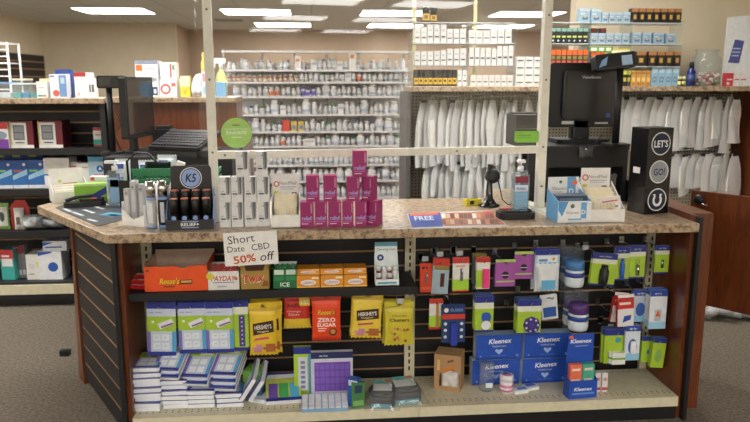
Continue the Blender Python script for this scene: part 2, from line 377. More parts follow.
pouch('exfoliating_pad_pack', 'green and white pouch with a dark oval, leftmost on the third black shelf', 'pouch', (-6, 202, 9, 228), .05, '#8ebc62', [('r', .1, .1, .9, .9, '#eeeee6'), ('e', .6, .5, .2, .2, '#3f4d42')], z0=zC, Y=GY+.05)
def blister(name, label, rect, Y, z0, back, dark):
    X, Y, z, w, h = dims(rect, Y, z0); m = MB()
    m.prismy([(-w/2, 0), (w/2, 0), (w/2, h*.75), (w*.3, h), (-w*.2, h), (-w/2, h*.8)], 0, .004, back)
    m.pillow(w*.55, h*.75, .05, '#eceae8', y=-.02, nu=8, nv=8); m.box(-w*.08, -.05, h*.2, w*.1, -.04, h*.45, dark); m.build
    return tag(m.build(name, loc=(X, Y+.05, z)), label, 'blister pack')
blister('massager_pack', 'red backed pack with a white plastic shape on the third black shelf', (9, 200, 28, 229), GY+.04, zC, '#c23c38', '#6d5a52')
pouch('grey_brace_bag', 'crumpled grey bag left of the other grey bag, third black shelf', 'bag', (19, 216, 42, 230), .12, '#8d8f91', [('e', .5, .5, .3, .25, '#b5b7ba')], z0=zC, Y=GY+.02)
pouch('grey_brace_bag', 'flatter dark grey bag at the right of the third black shelf', 'bag', (38, 219, 62, 231), .12, '#5d6164', [('e', .4, .6, .3, .2, '#8e9194')], z0=zC, Y=GY+.03)
carton('teal_red_box', 'red and teal box, left on the lowest black shelf', 'box', (2, 250, 16, 280), .11, '#3fa9a4', [('r', 0, .7, 1, 1, '#c83d3f'), ('r', .1, .45, .9, .7, '#e4e6e6'), ('r', .1, .76, .7, .82, '#eeeeee')], z0=zD, Y=GY+.04, rz=R(-8))
for k in range(3):
    carton('grey_maroon_box', ('slim grey and maroon box, %s of three on the lowest shelf' % ['left', 'middle', 'right'][k]), 'box', (16.3+k*3.6, 248-k, 19.6+k*3.6, 279), .12, '#7d7f86', [('r', 0, .75, 1, 1, '#7f2f3a'), ('r', .1, .1, .9, .25, '#c9c9cc')], z0=zD, Y=GY+.08)
carton('nebulizer_box', 'white box with pale round logo, left of the blue ringed one', 'box', (27.5, 255, 43, 280), .14, '#e6e5e1', [('g', .35, .55, .16, '#c5cbd3', .1), ('r', .1, .2, .5, .24, '#999999'), ('e', .75, .6, .15, .12, '#e2dca0')], z0=zD, Y=GY+.03)
ob = carton('glucose_box', 'white box with blue oval logo at the right of the lowest black shelf', 'box', (40, 252, 63, 280), .16, '#e9ecf1', [('e', .62, .45, .22, .17, '#2b5db8'), ('p', ((0, .85), (.6, .95), (.6, 1), (0, 1)), '#2b55b0')], z0=zD, Y=GY+.02)
X, Y_, z_, w_, h_ = dims((42, 242, 66, 252), GY+.02)
tag(carton_mb(w_, h_-.004, .14, '#e4e9f2', [('r', .1, .3, .8, .45, '#3b66b5'), ('p', ((0, .5), (.5, .9), (0, .9)), '#2f61b5')]).build('glucose_box', loc=(X, Y_+.09, ob.location.z+ (atY(50,252,GY+.02).z-atY(50,280,GY+.02).z)+.001)), 'flat white and blue box lying on top of the box with blue oval', 'box')
# things on the granite top of the gondola
zT = 1.391
def tub(name, label, rect, Y, z0, body, lid, cat='container', fill=None):
    X, Y, z, w, h = dims(rect, Y, z0); o = empty(name, label, cat, (X, Y+w*.4, z))
    m = MB(); m.rbox(-w/2, -w*.35, 0, w/2, w*.35, h*.9, body, .01); m.build('body', o)
    MB().rbox(-w/2-.002, -w*.36, h*.9, w/2+.002, w*.36, h, lid, .01).build('lid', o)
    if fill: MB().rbox(-w*.42, -w*.3, .003, w*.42, w*.3, h*.35, fill, .01).build('contents', o)
tub('plastic_tub', 'large clear tub with blue lid at the left edge of the granite top', (-6, 86, 12, 102), GY+.05, zT, GLASS, '#6fa3dd', fill='#dde3e6')
for k, (a, b) in enumerate(((13, 21), (21.3, 29), (29.3, 37))):
    tub('pill_cup', 'clear cup with teal and coral base, %s in the row of three' % ['leftmost', 'middle', 'rightmost'][k], (a, 86, b, 101), GY+.04+.01*k, zT, GLASS, '#cfd3d6', fill=['#4ab6b4', '#35a3cf', '#57a8b0'][k])
tub('plastic_tub', 'clear square tub with cream lid behind the three pill cups', (13.5, 79, 30, 98), GY+.2, zT, GLASS, '#d9d6c2')
carton('bandage_box', 'white box with teal and coral print right of the pill cups', 'box', (37.5, 84, 48, 100.5), .07, '#ece9e4', [('r', .1, .08, .6, .2, '#3fb0b0'), ('r', .6, .08, .9, .2, '#e27a66'), ('r', .2, .6, .8, .65, '#b5b5b5')], z0=zT, Y=GY+.04)
carton('bandage_box', 'taller cream yellow box behind the white box with teal print', 'box', (41, 80, 53, 99), .06, '#ded9b4', [('r', .65, .2, .95, .6, '#7aa05e')], z0=zT, Y=GY+.15)
carton('thermometer_box', 'white and blue thermometer box on the granite top', 'box', (51, 74.5, 67.5, 98.5), .07, '#e5e8f0', [('r', .55, .05, 1, .95, '#6f93c4'), ('r', .66, .6, .9, .85, '#b7cbd8'), ('e', .35, .2, .2, .14, '#cf6455'), ('r', .05, .88, .3, .93, '#5d4fb0')], z0=zT, Y=GY+.04)
carton('thermometer_box', 'dark blue box standing behind the thermometer box', 'box', (57, 70.5, 73.5, 98.5), .05, '#2c4a8e', [('r', .65, .1, .9, .85, '#dfe1e6')], z0=zT, Y=GY+.15)
ob = carton('humidifier_box', 'white box with red top, right of the blue thermometer boxes', 'box', (75, 73, 88, 98.5), .1, '#f0eeec', [('r', 0, .84, 1, 1, '#b03338'), ('p', ((.2, .1), (.45, .1), (.3, .28)), '#e0b0a0')], z0=zT, Y=GY+.04, rz=R(-14), top='#a52e33')
carton('white_jar_box', 'plain white box with grey panels by the red topped box', 'box', (88, 79, 96, 98), .06, '#ebeae8', [('r', .15, .3, .45, .7, '#666b70'), ('r', .55, .3, .85, .7, '#666b70')], z0=zT, Y=GY+.06)

# ================================================================ wood counter behind the left register
WY = 4.75; wx0, wx1 = GX1+.045, atY(236, 95, WY).x
g = empty('wood_counter', 'cherry wood counter with granite top behind the left register', 'counter', (0, 0, 0))
MB().box(wx0, WY, .0, wx1, WY+.4, 1.36, WOOD).build('wood_panel', g)
MB().box(wx0, WY-.04, 1.361, wx1, WY+.44, 1.395, GRANITE).build('granite_top', g, bevel=.004)
zW = 1.396
carton('blood_pressure_box', 'large white box with orange square and grey top on the wood counter', 'box', (136.5, 57, 159, 93.5), .12, '#e9e9ec', [('r', 0, .9, 1, 1, '#8a93a8'), ('r', .04, .72, .32, .88, '#e8763a'), 
    ('e', .7, .48, .25, .06, '#9aa0a8'), ('r', .72, .05, .95, .28, '#27406e'), ('r', .78, .1, .9, .22, '#c4d5e6'), ('r', .4, .78, .9, .81, '#b9b9bd')], z0=zW, Y=WY+.05)
ob = carton('care_box', 'white box with a coral ring, left below the stacked one', 'box', (160, 76, 177, 93.5), .1, '#ebe6e6', [('g', .35, .45, .3, '#dd4d5a', .2), ('r', .7, .6, .95, .8, '#d96d6d')], z0=zW, Y=WY+.05)
a = atY(168, 76, WY+.05).z; X, Y_, z_, w_, h_ = dims((160.5, 58.5, 176.5, 75.6), WY+.05)
tag(carton_mb(w_, h_, .1, '#eceaea', [('r', .6, .1, .7, .9, '#dd5560'), ('r', .75, .55, .9, .85, '#7fa05e')]).build('care_box', loc=(X, Y_+.05, zW+(a-atY(168, 93.5, WY+.05).z)+.001)), 'white box with red side stripe stacked on the coral ring box', 'box')
carton('white_jar_box', 'plain white box between the coral ring box and the yellow box', 'box', (172, 75, 181, 93), .07, '#eeeeec', [('r', .2, .4, .8, .46, '#c5c5c5')], z0=zW, Y=WY+.16)
carton('yellow_box', 'yellow and white box on the wood counter', 'box', (181, 72, 190, 93), .07, '#dfcf45', [('r', .0, .5, 1, 1, '#ece8c0'), ('r', .3, .15, .7, .35, '#eeb54a')], z0=zW, Y=WY+.05)
for k in range(3):
    X, Y_, z_, w_, h_ = dims((191+k*5, 79, 195.4+k*5, 93), WY+.06+.002*k, zW); m = MB()
    m.lathe([(w_/2, 0), (w_/2, h_*.7), (w_*.3, h_*.8), (w_*.3, h_)], '#e6e6e8'); m.lathe([(w_*.51, h_*.15), (w_*.51, h_*.5)], '#c9cdd6')
    tag(m.build('white_bottle', loc=(X, Y_+w_/2, zW)), 'small white bottle before the dome, %s of the row of three' % ['left', 'middle', 'right'][k], 'bottle')
X, Y_, z_, w_, h_ = dims((190, 70, 206, 93), WY+.2, zW); m = MB()
m.lathe([(w_/2, 0), (w_/2, h_*.5), (w_*.42, h_*.75), (w_*.25, h_*.95), (0, h_)], '#e9eaed', n=20)
tag(m.build('white_dome', loc=(X, Y_+.1, zW)), 'white round topped dispenser on the wood counter near the white post', 'dispenser')
X, Y_, z_, w_, h_ = dims((199, 48, 208, 93), WY+.1, zW); m = MB()
m.lathe([(w_*.35, 0), (w_*.4, h_*.3), (w_*.25, h_*.5), (w_*.3, h_*.75), (w_*.12, h_*.85), (w_*.2, h_*.95), (0, h_)], '#cdb95c')
tag(m.build('yellow_vase', loc=(X, Y_+.05, zW)), 'slender yellow bottle just left of the white post', 'bottle')
carton('pink_box', 'small white and pink box just behind the left white post', 'box', (202, 67, 214, 93), .06, '#e9e4ea', [('r', .1, .6, .9, .9, '#e58aa0'), ('r', .1, .1, .9, .4, '#9fc4e0')], z0=zW, Y=WY+.02)
def spray(name, label, rect, Y, z0, col, lab):
    X, Y, z, w, h = dims(rect, Y, z0); o = empty(name, label, 'spray bottle', (X, Y+w*.5, z)); r = w*.42
    m = MB(); m.lathe([(r*.95, 0), (r, .01), (r, h*.45), (r*.7, h*.6), (r*.3, h*.7), (r*.3, h*.76)], col, n=16, sy=.7); m.build('body', o)
    MB().lathe([(r*1.02, h*.1), (r*1.02, h*.4)], lab, n=16, sy=.7).build('wrap', o)
    m = MB(); m.rbox(-w*.5, -.012, h*.86, w*.35, .012, h, '#eceff0', .01, 'y'); m.cyl(0, 0, h*.74, h*.88, r*.36, '#eceff0'); m.tube([(-w*.4, 0, h*.88), (-w*.48, 0, h*.72)], .006, '#dde0e2'); m.build('trigger', o)
spray('spray_bottle', 'spray bottle with white trigger head and yellow liquid right of the white post', (214, 54, 228, 93), WY+.05, zW, '#c9d08a', '#e3e4a0')
carton('blue_white_box', 'small blue box next to the spray bottle', 'box', (216, 78, 226, 93), .04, '#7fb4dc', z0=zW, Y=WY)

# ================================================================ pharmacy rack
PY = 7.0; px0, px1 = 222, 407
ppx = (222, 262, 295, 328, 361, 407)
g = empty('pharmacy_shelving', 'white pharmacy shelving full of pill bottles behind the counter', 'shelving', (0, 0, 0))
PZ = [atY(320, y, PY).z for y in (70, 82, 96.5, 114.5, 131.5, 146, 165, 181, 198)]
PX0, PX1 = atY(224, 120, PY).x, atY(411, 120, PY).x
zt = atY(320, 51, PY).z
for z in PZ+[zt]:
    m = MB(); m.box(PX0, PY, z-.008, PX1, PY+.3, z, WSHELF); m.box(PX0, PY-.006, z-.015, PX1, PY, z+.003, '#dfe0e2'); m.build('shelf', g)
for x in ppx:
    X = atY(x, 120, PY).x; MB().box(X-.008, PY+.28, 0, X+.008, PY+.3, zt+.03, GREYM).build('upright', g)
MB().box(PX0, PY+.30, .1, PX1, PY+.31, PZ[0]+.03, '#dddfe0').build('back_panel', g)
MB().box(PX0, PY+.01, 0, PX1, PY+.29, .1, WSHELF).build('base', g)
def bottle_mesh(r, h, cap, body='#e9eaea', lab='#dfe2e6', stripe=None, square=False):
    m = MB()
    if square: m.rbox(-r, -r*.8, 0, r, r*.8, h*.8, body, r*.3); m.box(-r*.9, -r*.82, h*.15, r*.9, -r*.8, h*.6, lab)
    else:
        m.lathe([(r, 0), (r, h*.68), (r*.6, h*.78)], body, n=10); m.lathe([(r*1.02, h*.12), (r*1.02, h*.58)], lab, n=10)
    if stripe: m.lathe([(r*1.05, h*.2), (r*1.05, h*.34)], stripe, n=10)
    m.lathe([(r*.68, h*.78), (r*.68, h), (0.0001, h)], cap, n=10); return m
KIND = {
 'w1': ('pill_bottle', 'white', bottle_mesh(.019, .075, '#f1f1f1', stripe='#9aa5b5')), 'w2': ('pill_bottle', 'white', bottle_mesh(.023, .095, '#f3f3f3')),
 'w3': ('pill_bottle', 'white', bottle_mesh(.017, .06, '#eceef0', stripe='#d8c98a')), 'g': ('pill_bottle', 'green capped white', bottle_mesh(.021, .08, '#3f9e5a')),
 'b': ('pill_bottle', 'blue capped white', bottle_mesh(.021, .08, '#3f63b5')), 'k': ('pill_bottle', 'black capped white', bottle_mesh(.02, .085, '#2d2d31')),
 'a': ('amber_vial', 'amber', bottle_mesh(.019, .06, '#eeeeee', '#cf6f2a', '#eadfd0')), 'j': ('medicine_jug', 'large white', bottle_mesh(.036, .125, '#f4f4f4', stripe='#b8c4d8')),
 'o': ('pill_bottle', 'coral labelled', bottle_mesh(.022, .085, '#f1f1f1', lab='#e8835a')), 'p': ('pill_bottle', 'purple labelled', bottle_mesh(.02, .075, '#4b45a8', lab='#6b62c4')),
 's': ('medicine_carton', 'white', carton_mb(.05, .085, .05, '#ecebe8', [('r', .1, .5, .9, .7, '#b6bcc6')])), 'y': ('medicine_carton', 'yellow and blue', carton_mb(.05, .08, .05, '#dfc052', [('r', .2, .2, .8, .6, '#5f7fc0')])),
 'r': ('medicine_carton', 'red', carton_mb(.06, .09, .05, '#dd4a35')), 'n': ('medicine_carton', 'long white', carton_mb(.11, .06, .06, '#e6e3dc', [('r', .1, .5, .9, .7, '#b9bec6')]))}
KP = {}; KW = {'w1': .042, 'w2': .05, 'w3': .038, 'g': .046, 'b': .046, 'k': .044, 'a': .042, 'j': .078, 'o': .048, 'p': .044, 's': .056, 'y': .056, 'r': .064, 'n': .118}
ORD = ['top', 'second', 'third', 'fourth', 'fifth', 'sixth', 'seventh', 'eighth', 'ninth']
SPEC = ['w1 w3 s w2 w1', 'a*14 w1 w3 w1 w2 g g w3 w1 b s w1 o w1 w3', 'w1 j w2 w1 w3 w1 w2 o o w1 w1 w3 w1 p p p w1 j w2', 'w2 w1 w1 w3 b w1 g w1 j s w1 w2 w1 j w2 w1 w3 w1',
        'w1 b w1 w1 j w2 w1 g b r y y w1 w2 k w1 g w1 w2', 'w1 w1 w1 w2 w1 w3 w1 w1 w2 o w1 w1 w2 n w1 w1 g j', 'b w1 w1 w3 w1 g g w1 w1 w2 w1 w3 w1 w2 w1', 'w1 k w1 w2 j w2 j w1 w2 w2 j w2', 'w1 w2 j w2 w1 j']
NB = 0
for si, (z, sp) in enumerate(zip(PZ, SPEC)):
    toks = []
    for t in sp.split():
        toks += [t.split('*')[0]]*int(t.split('*')[1]) if '*' in t else [t]
    x = PX0+.03 if si < 3 else PX0+.03+max(0, (si-3))*.02; i = 0
    cn = 0
    while x < PX1-.05:
        k = toks[i] if i < len(toks) else random.choice([t for t in toks if t not in ('a', 'r', 'y', 'n', 'p', 'o')]); i += 1
        if si == 0 and random.random() < .2: x += .06; continue
        x += KW[k]*.56; nme, look, mbx = KIND[k]
        cat = 'carton' if 'carton' in nme else 'bottle'
        loc = (x, PY+.052+random.random()*.025, z+.0005)
        noun = {'pill_bottle': 'pill bottle', 'amber_vial': 'pill vial', 'medicine_jug': 'medicine jug', 'medicine_carton': 'medicine carton'}[nme]
        cn += 1; lb = '%s %s, %s item from the left on the %s pharmacy shelf' % (look, noun, nth(cn), ORD[si])
        grp = '%s %ss on the %s pharmacy shelf' % (look, noun, ORD[si])
        if k not in KP: o = KP[k] = tag(mbx.build(nme, loc=loc), lb, cat, grp)
        else: o = KP[k].copy(); COL.objects.link(o); o.location = loc; tag(o, lb, cat, grp)
        gap_ = (PZ[si-1] if si else zt)-z-.022; s = min(1.0+.3*random.random(), gap_/max(v.co.z for v in o.data.vertices)); o.scale = (1.12, 1.12, s)
        NB += 1; x += KW[k]*.56+random.choice((.001, .002, .002, .008))
print('bottles', NB)
bk_ = MB(); random.seed(99)
for si, z in enumerate(PZ):
    x = PX0+.05
    while x < PX1-.05:
        r = random.uniform(.018, .03); hh = min(random.uniform(.07, .125), (PZ[si-1] if si else zt)-z-.022); bk_.lathe([(r, 0), (r, hh*.75), (r*.6, hh*.82)], random.choice(['#e3e5e8', '#dcdfe3', '#d0d4da']), x, PY+.2, z+.0005, n=8); bk_.lathe([(r*.66, hh*.82), (r*.66, hh), (.0001, hh)], random.choice(['#f0f0f0', '#f0f0f0', '#f0f0f0', '#e6e8ea', '#8f9fc8', '#9fb8b0']), x, PY+.2, z+.0005, n=8); x += r*2+random.uniform(.001, .03)
tag(bk_.build('bottle_crowd'), 'dim back rows of pill bottles behind the front bottles on the pharmacy shelves', 'bottles', kind='stuff')
# a few cartons and bottles on the very top
for k, (a, b, t, bt, c) in enumerate(((295, 301, 56, 70, 0), (349, 356, 51, 70, 1))):
    carton('medicine_carton', ['white carton standing on the top pharmacy shelf left of middle', 'tall white carton with orange logo on the top pharmacy shelf'][c], 'carton', (a, t, b, bt), .05, '#eceae6', [('r', .2, .6, .8, .8, '#e2a070')], z0=PZ[0]+.001, Y=PY+.01)
# brown grey panels framing the pharmacy window
def post(name, label, rect, Y, dep, mat, cat='panel'):
    X, Y, z, w, h = dims(rect, Y); m = MB(); m.box(-w/2, 0, 0, w/2, dep, h+z, mat); m.box(-w/2-.006, -.004, 0, -w/2, dep, h+z+.004, BLKM)
    return tag(m.build(name, loc=(X, Y, 0)), label, cat)
post('partition_panel', 'brown grey partition panel left of the pharmacy shelves', (221, 86, 236, 190), 5.6, .05, nm('#7d6f6a', .5))
post('partition_panel', 'lower brown grey partition panel behind the round green sticker', (236, 134, 254, 190), 5.75, .05, nm('#85766f', .5))
post('partition_panel', 'narrow brown grey partition panel right of the pharmacy shelves', (402, 93, 409, 200), 5.6, .05, nm('#8a7872', .5))
p = atY(250, 205, 5.6); q = atY(412, 205, 5.6)
tag(MB().box(PX0+.1, 5.2, 0, .655, 5.5, .57, '#b0392f').build('red_counter'), 'low red topped counter in front of the pharmacy shelves', 'counter')
# ================================================================ rear display (granite shelf, pegboard, bags)
BY = 4.9
bz = atY(500, 86.5, BY).z; BX0, BX1 = atY(411, 88, BY).x, atY(772, 88, BY).x
def pegboard_mat():
    m = bpy.data.materials.new('surface_pegboard'); m.use_nodes = True; nt = m.node_tree; b = nt.nodes['Principled BSDF']
    tc = nt.nodes.new('ShaderNodeTexCoord'); mp = nt.nodes.new('ShaderNodeMapping'); mp.inputs['Scale'].default_value = (40, 1, 40)
    sp = nt.nodes.new('ShaderNodeSeparateXYZ'); nt.links.new(tc.outputs['Object'], mp.inputs[0]); nt.links.new(mp.outputs[0], sp.inputs[0])
    def mth(op, a, v=None, b2=None):
        n = nt.nodes.new('ShaderNodeMath'); n.operation = op; nt.links.new(a, n.inputs[0])
        if b2 is not None: nt.links.new(b2, n.inputs[1])
        elif v is not None: n.inputs[1].default_value = v
        return n.outputs[0]
    fx = mth('SUBTRACT', mth('FRACT', sp.outputs[0]), .5); fz = mth('SUBTRACT', mth('FRACT', sp.outputs[2]), .5)
    d = mth('ADD', mth('MULTIPLY', fx, None, fx), None, mth('MULTIPLY', fz, None, fz)); k = mth('LESS_THAN', d, .05)
    mx = nt.nodes.new('ShaderNodeMix'); mx.data_type = 'RGBA'; mx.inputs[6].default_value = (*lin('#a79f8f'), 1); mx.inputs[7].default_value = (*lin('#2c2925'), 1)
    nt.links.new(k, mx.inputs[0]); nt.links.new(mx.outputs[2], b.inputs['Base Color']); b.inputs['Roughness'].default_value = .6
    return m
PEG = pegboard_mat()
g = empty('display_unit', 'pegboard display unit with granite ledge behind the registers', 'display unit', (0, 0, 0))
MB().box(BX0, BY-.02, bz-.035, BX1, BY+.42, bz, GRANITE).build('granite_ledge', g, bevel=.004)
MB().box(BX0, BY+.30, .1, BX1-.12, BY+.33, bz-.036, PEG).build('pegboard', g)
MB().box(BX0, BY+.31, 0, BX1-.12, BY+.40, .1, BLKM).build('base', g)
MB().box(BX0-.03, BY, 0, BX0, BY+.4, bz-.036, nm('#5c5a58', .5)).build('end_panel', g)
XW = X = atY(738, 150, BY+.26).x; m = MB()
m.box(X, BY-.25, 0, X+.03, BY+.4, bz-.036, WOOD); m.build('wood_end_panel', g)
X = atY(690, 110, BY).x
MB().box(XW+.03, BY-.3, 0, BX1, BY-.27, bz-.04, WOOD).build('wood_front_panel', g)
# hanging bags : narrow folded pouches, edge on, each on its own hook
BAGM = [clear('frosted_bag_a', '#f8f8f6', .78, .3), clear('frosted_bag_b', '#f8f8f4', .88, .3), clear('frosted_bag_c', '#f0f0ee', .66, .25)]
rows = [(418, 546, 96, 168, 18, 'upper row of the left pegboard'), (424, 530, 158, 205, 14, 'lower row of the left pegboard'),
        (618, 736, 93, 150, 15, 'upper row of the right pegboard'), (664, 735, 150, 196, 9, 'lower row of the right pegboard')]
nb = 0
for x0, x1, yt, yb, n, rn in rows:
    hookz = atY(x0, yt+3, BY+.1).z
    bar = MB(); A, B = atY(x0-2, yt, BY+.1).x, atY(x1+2, yt, BY+.1).x
    bar.tube([(A, BY+.1, hookz+.02), (B, BY+.1, hookz+.02)], .005, STEEL)
    for q in range(4): X = A+(B-A)*(q+.5)/4; bar.tube([(X, BY+.1, hookz+.02), (X, BY+.31, hookz+.035)], .005, STEEL)
    tag(bar.build('hanging_rail'), 'thin steel rail holding the bags of the %s' % rn, 'rail')
    for i in range(n):
        px = x0+(x1-x0)*(i+.5)/n; X = atY(px, yb, BY+.1).x; zb = atY(px, yb+random.uniform(-7, 5), BY).z
        h = hookz-zb; big = x0 > 600; a = R((28 if big else 46)+random.uniform(-5, 5)); wv = random.uniform(.15, .2) if big else random.uniform(.13, .18)
        o = empty('clear_bag', '', 'bag', (X, BY+.1, zb), a)
        mb = MB(); nu, nv = 6, 8; ph = random.random()*6
        for sd in (-1, 1):
            vs = []
            for j in range(nv+1):
                v = j/nv; ww = wv*(1 if v < .68 else 1-.6*(v-.68)/.32)
                for k in range(nu+1):
                    u = k/nu; bulge = .011*(1-(2*u-1)**2)*(1-v)**.5+.0015
                    vs.append(((u-.5)*ww+.006*math.sin(ph+4*v), sd*bulge+.012*math.sin(ph+3*u+5*v)*(1-v), v*(h-.01)))
            mb.add(vs, [(j*(nu+1)+k, j*(nu+1)+k+1, (j+1)*(nu+1)+k+1, (j+1)*(nu+1)+k) for j in range(nv) for k in range(nu)], BAGM[nb % 3], True)
        mb.box(-wv*.2, -.004, h-.028, wv*.2, .004, h-.008, nm('#33393b' if (big and i % 2 == 0) or i % 4 == 0 else '#d5d6d2', .4))
        mb.build('pouch', o)
        if i % 2 == 0: MB().box(-wv*.4, -.006, h*.15, wv*.35, .006, h*.7, nm('#f2f1ec', .6)).build('paper_insert', o)
        hk = MB(); hk.tube([(0, 0, h-.012), (0, 0, h+.012), (0, .006, h+.026), (0, .012, h+.018)], .0025, '#3a3f40' if big else '#c9cbcc'); hk.build('hook', o)
        o.rotation_euler = (0, R(random.uniform(-5, 5)), a)
        o['label'] = '%s clear bag from the left in the %s' % (nth(i+1), rn)
        o['group'] = 'clear bags in the '+rn; nb += 1
# ---- clear acrylic racks on the ledge
def rack(name, label, x0, x1, ys, ytop, Y, dep, divs=()):
    o = empty(name, label, 'rack', (0, 0, 0)); X0, X1 = atY(x0, 60, Y).x, atY(x1, 60, Y).x; zt = atY(x0, ytop, Y).z
    for x in (X0, X1)+tuple(atY(d, 60, Y).x for d in divs): MB().box(x-.003, Y, bz+.001, x+.003, Y+dep, zt, RACK).build('side_panel', o)
    out = []
    for y in ys:
        z = atY(500, y, Y).z; MB().box(X0+.003, Y, z-.006, X1-.003, Y+dep, z, nm('#cfd6d8', .2, alpha=.75)).build('shelf', o); out.append(z)
    return out
L1 = rack('acrylic_rack', 'clear acrylic rack of white boxes left of the right white post', 412.5, 514.5, (22.5, 43, 65), 21, BY+.06, .2, (467.5,))
L2 = rack('acrylic_rack', 'clear acrylic rack of dark and orange boxes just right of the white post', 549, 588.5, (21.5, 43, 66), 20, BY+.06, .2)
L3 = rack('acrylic_rack', 'wide clear acrylic rack of light blue and brown boxes above the customer display', 589.5, 681, (21.5, 43, 66), 20, BY+.06, .2, (630,))
ZL = bz+.0015; RY = BY+.07
def row(name, cat, lbl, xs, yt, yb, z, dep, base, ps, ysame=True, Y=RY, jit=0):
    n = len(xs)
    for i, (a, b) in enumerate(xs):
        pos = 'leftmost' if i == 0 else 'rightmost' if i == n-1 else ORD[i]+' from the left' if i else ''
        y0 = yt[i] if isinstance(yt, (list, tuple)) else yt
        carton(name, '%s, %s' % (lbl, pos), cat, (a, y0, b, yb), dep, base, ps, z0=z+.0005, Y=Y+random.uniform(0, .006), group=lbl.split(',')[0][:60])
def xs(a, w, n, gap=.9): return [(a+i*w, a+(i+1)*w-gap) for i in range(n)]
wp = [('r', .15, .28, .85, .37, '#4b4f55'), ('r', .2, .62, .7, .72, '#aab0b8'), ('r', 0, 0, 1, .05, '#c9ccd0')]
wo = [('r', .15, .35, .85, .45, '#44484e'), ('d', .5, .7, .12, '#dca46a')]
zt = L1[0]
row('white_box', 'box', 'tall white box, upper tier left half of rack', xs(414.5, 6.5, 8), [27, 27, 24, 24, 24, 28.5, 28.5, 28.5], 42.5, L1[1], .05, '#d0cfcc', wp)
row('white_box', 'box', 'white box on the upper tier right half of the rack', xs(469, 7.2, 6), [29.5, 30, 30, 28.5, 28, 28], 42.5, L1[1], .05, '#cfcecb', wo)
row('white_box', 'box', 'narrow white box on the middle tier left half of the rack', xs(414.5, 6.5, 8), [51, 51, 51, 50.5, 50, 48.5, 48.5, 48], 64.5, L1[2], .05, '#d2d1ce', wp)
row('white_box', 'box', 'narrow white box on the middle tier right half of the rack', xs(469, 5.6, 8), [47, 47, 47.5, 47.5, 48, 45.5, 45.5, 45], 64.5, L1[2], .05, '#d2d1ce', wo)
row('tincture_box', 'box', 'black box with gold label on the lowest tier of the rack', xs(414, 4.8, 9, .6), 69.5, 86, ZL, .045, '#22211f', [('r', 0, .12, 1, .5, '#dcb53c'), ('r', .2, .25, .8, .4, '#5a4a20'), ('r', .2, .55, .8, .95, '#2e2f31')])
row('white_box', 'box', 'white box beside the black and gold boxes on the lowest tier', xs(457.5, 5, 2), 70, 86, ZL, .05, '#e8e7e5', wp)
row('white_box', 'box', 'short white box on the lowest tier right half of the rack', xs(470.5, 6.1, 7, .7), 75, 86, ZL, .05, '#d4d3cf', wo)
for c in range(3):
    for r_ in range(4):
        X, Y, z, w, h = dims((515.6+c*8.8, 79.5, 523.7+c*8.8, 86.6), RY+.02, ZL); h = .051
        if r_ == 3: w *= .95
        o = carton_mb(w, h, .06, '#e6e4e0', [('r', .1, .4, .9, .6, '#53575c'), ('r', .1, .2, .6, .28, '#b5b8bb')]+([('r', .6, .1, .95, .5, '#ee7a5a')] if (c, r_) == (2, 0) else [])).build('white_box', loc=(X, Y+.03, ZL+.0005+r_*(h+.0005)))
        tag(o, 'small white box stacked by the post, %s column, %s' % (['left', 'middle', 'right'][c], ['bottom', 'second from the bottom', 'third from the bottom', 'topmost'][r_]), 'box', 'stacked small white boxes by the right white post')
for k, (a, b, t) in enumerate(((422.5, 429.5, 5), (430.5, 436.8, 8))):
    carton('tincture_box', 'black box with gold label on top of the left acrylic rack, %s of two' % ['left taller', 'right shorter'][k], 'box', (a, t, b, 18+4), .04, '#24221f', [('r', 0, .1, 1, .5, '#d0a958'), ('r', .25, .2, .75, .42, '#7a5f2c')], z0=L1[0]+.0005, Y=RY)
gp = [('r', 0, .78, 1, 1, '#7fa598'), ('r', .1, .38, .9, .5, '#b8c86a'), ('d', .5, .18, .16, '#d5d8d2')]
op = [('r', 0, .68, 1, 1, '#e0662f'), ('r', .1, .42, .9, .62, '#8a7a3a'), ('r', .1, .1, .9, .34, '#c9553c')]
row('supplement_box', 'box', 'black box with sage green top on the upper right rack', xs(550.3, 5.4, 7, .6), 27, 42.3, L2[1], .05, '#272b2c', gp)
row('supplement_box', 'box', 'black box with orange top on the middle right rack', xs(550.3, 5.4, 7, .6), 49, 65.3, L2[2], .05, '#3c3a36', op)
row('supplement_box', 'box', 'black and orange box just above the customer display', xs(590.3, 4.8, 3, .6), 51, 65.3, L3[2], .05, '#3c3a36', op)
bp = [('r', .25, .18, .8, .38, '#4a6e8e'), ('d', .5, .42, .12, '#d9a37a'), ('r', 0, .8, 1, 1, '#aabcc8'), ('r', .1, .6, .5, .64, '#e6edf1')]
row('light_blue_box', 'box', 'large light blue box standing on top of the rack', [(579.5, 590), (591, 601)], [7, 7.5], 20.8, L2[0], .06, '#8da5b3', bp)
row('light_blue_box', 'box', 'small light blue box standing on top of the wide rack', [(602, 608.3), (609, 615.5), (616, 622.5), (623, 630)], [11, 11, 11, 10.5], 20.8, L3[0], .05, '#8fa7b5', bp)
row('light_blue_box', 'box', 'light blue box on the upper shelf above the customer display', xs(590.3, 7.9, 5, .7), 32, 42.3, L3[1], .05, '#94aab7', bp)
bk = [('r', 0, .76, 1, 1, '#a9764a'), ('r', .2, .2, .8, .62, '#4a3a22'), ('r', .3, .25, .7, .55, '#c19a4d'), ('r', 0, .7, 1, .76, '#59402a')]
row('coffee_box', 'box', 'black box with brown top on the very top of the rack', xs(631.5, 7.2, 7, .7), 6.5, 20.8, L3[0], .06, '#1f1c1b', bk)
row('light_blue_box', 'box', 'large light blue box on the upper right shelf beside the wall', [(632.5, 641), (642.3, 651), (653.5, 663.5), (666, 675)], [31, 31, 31, 32], 42.3, L3[1], .06, '#86a0b1', bp)
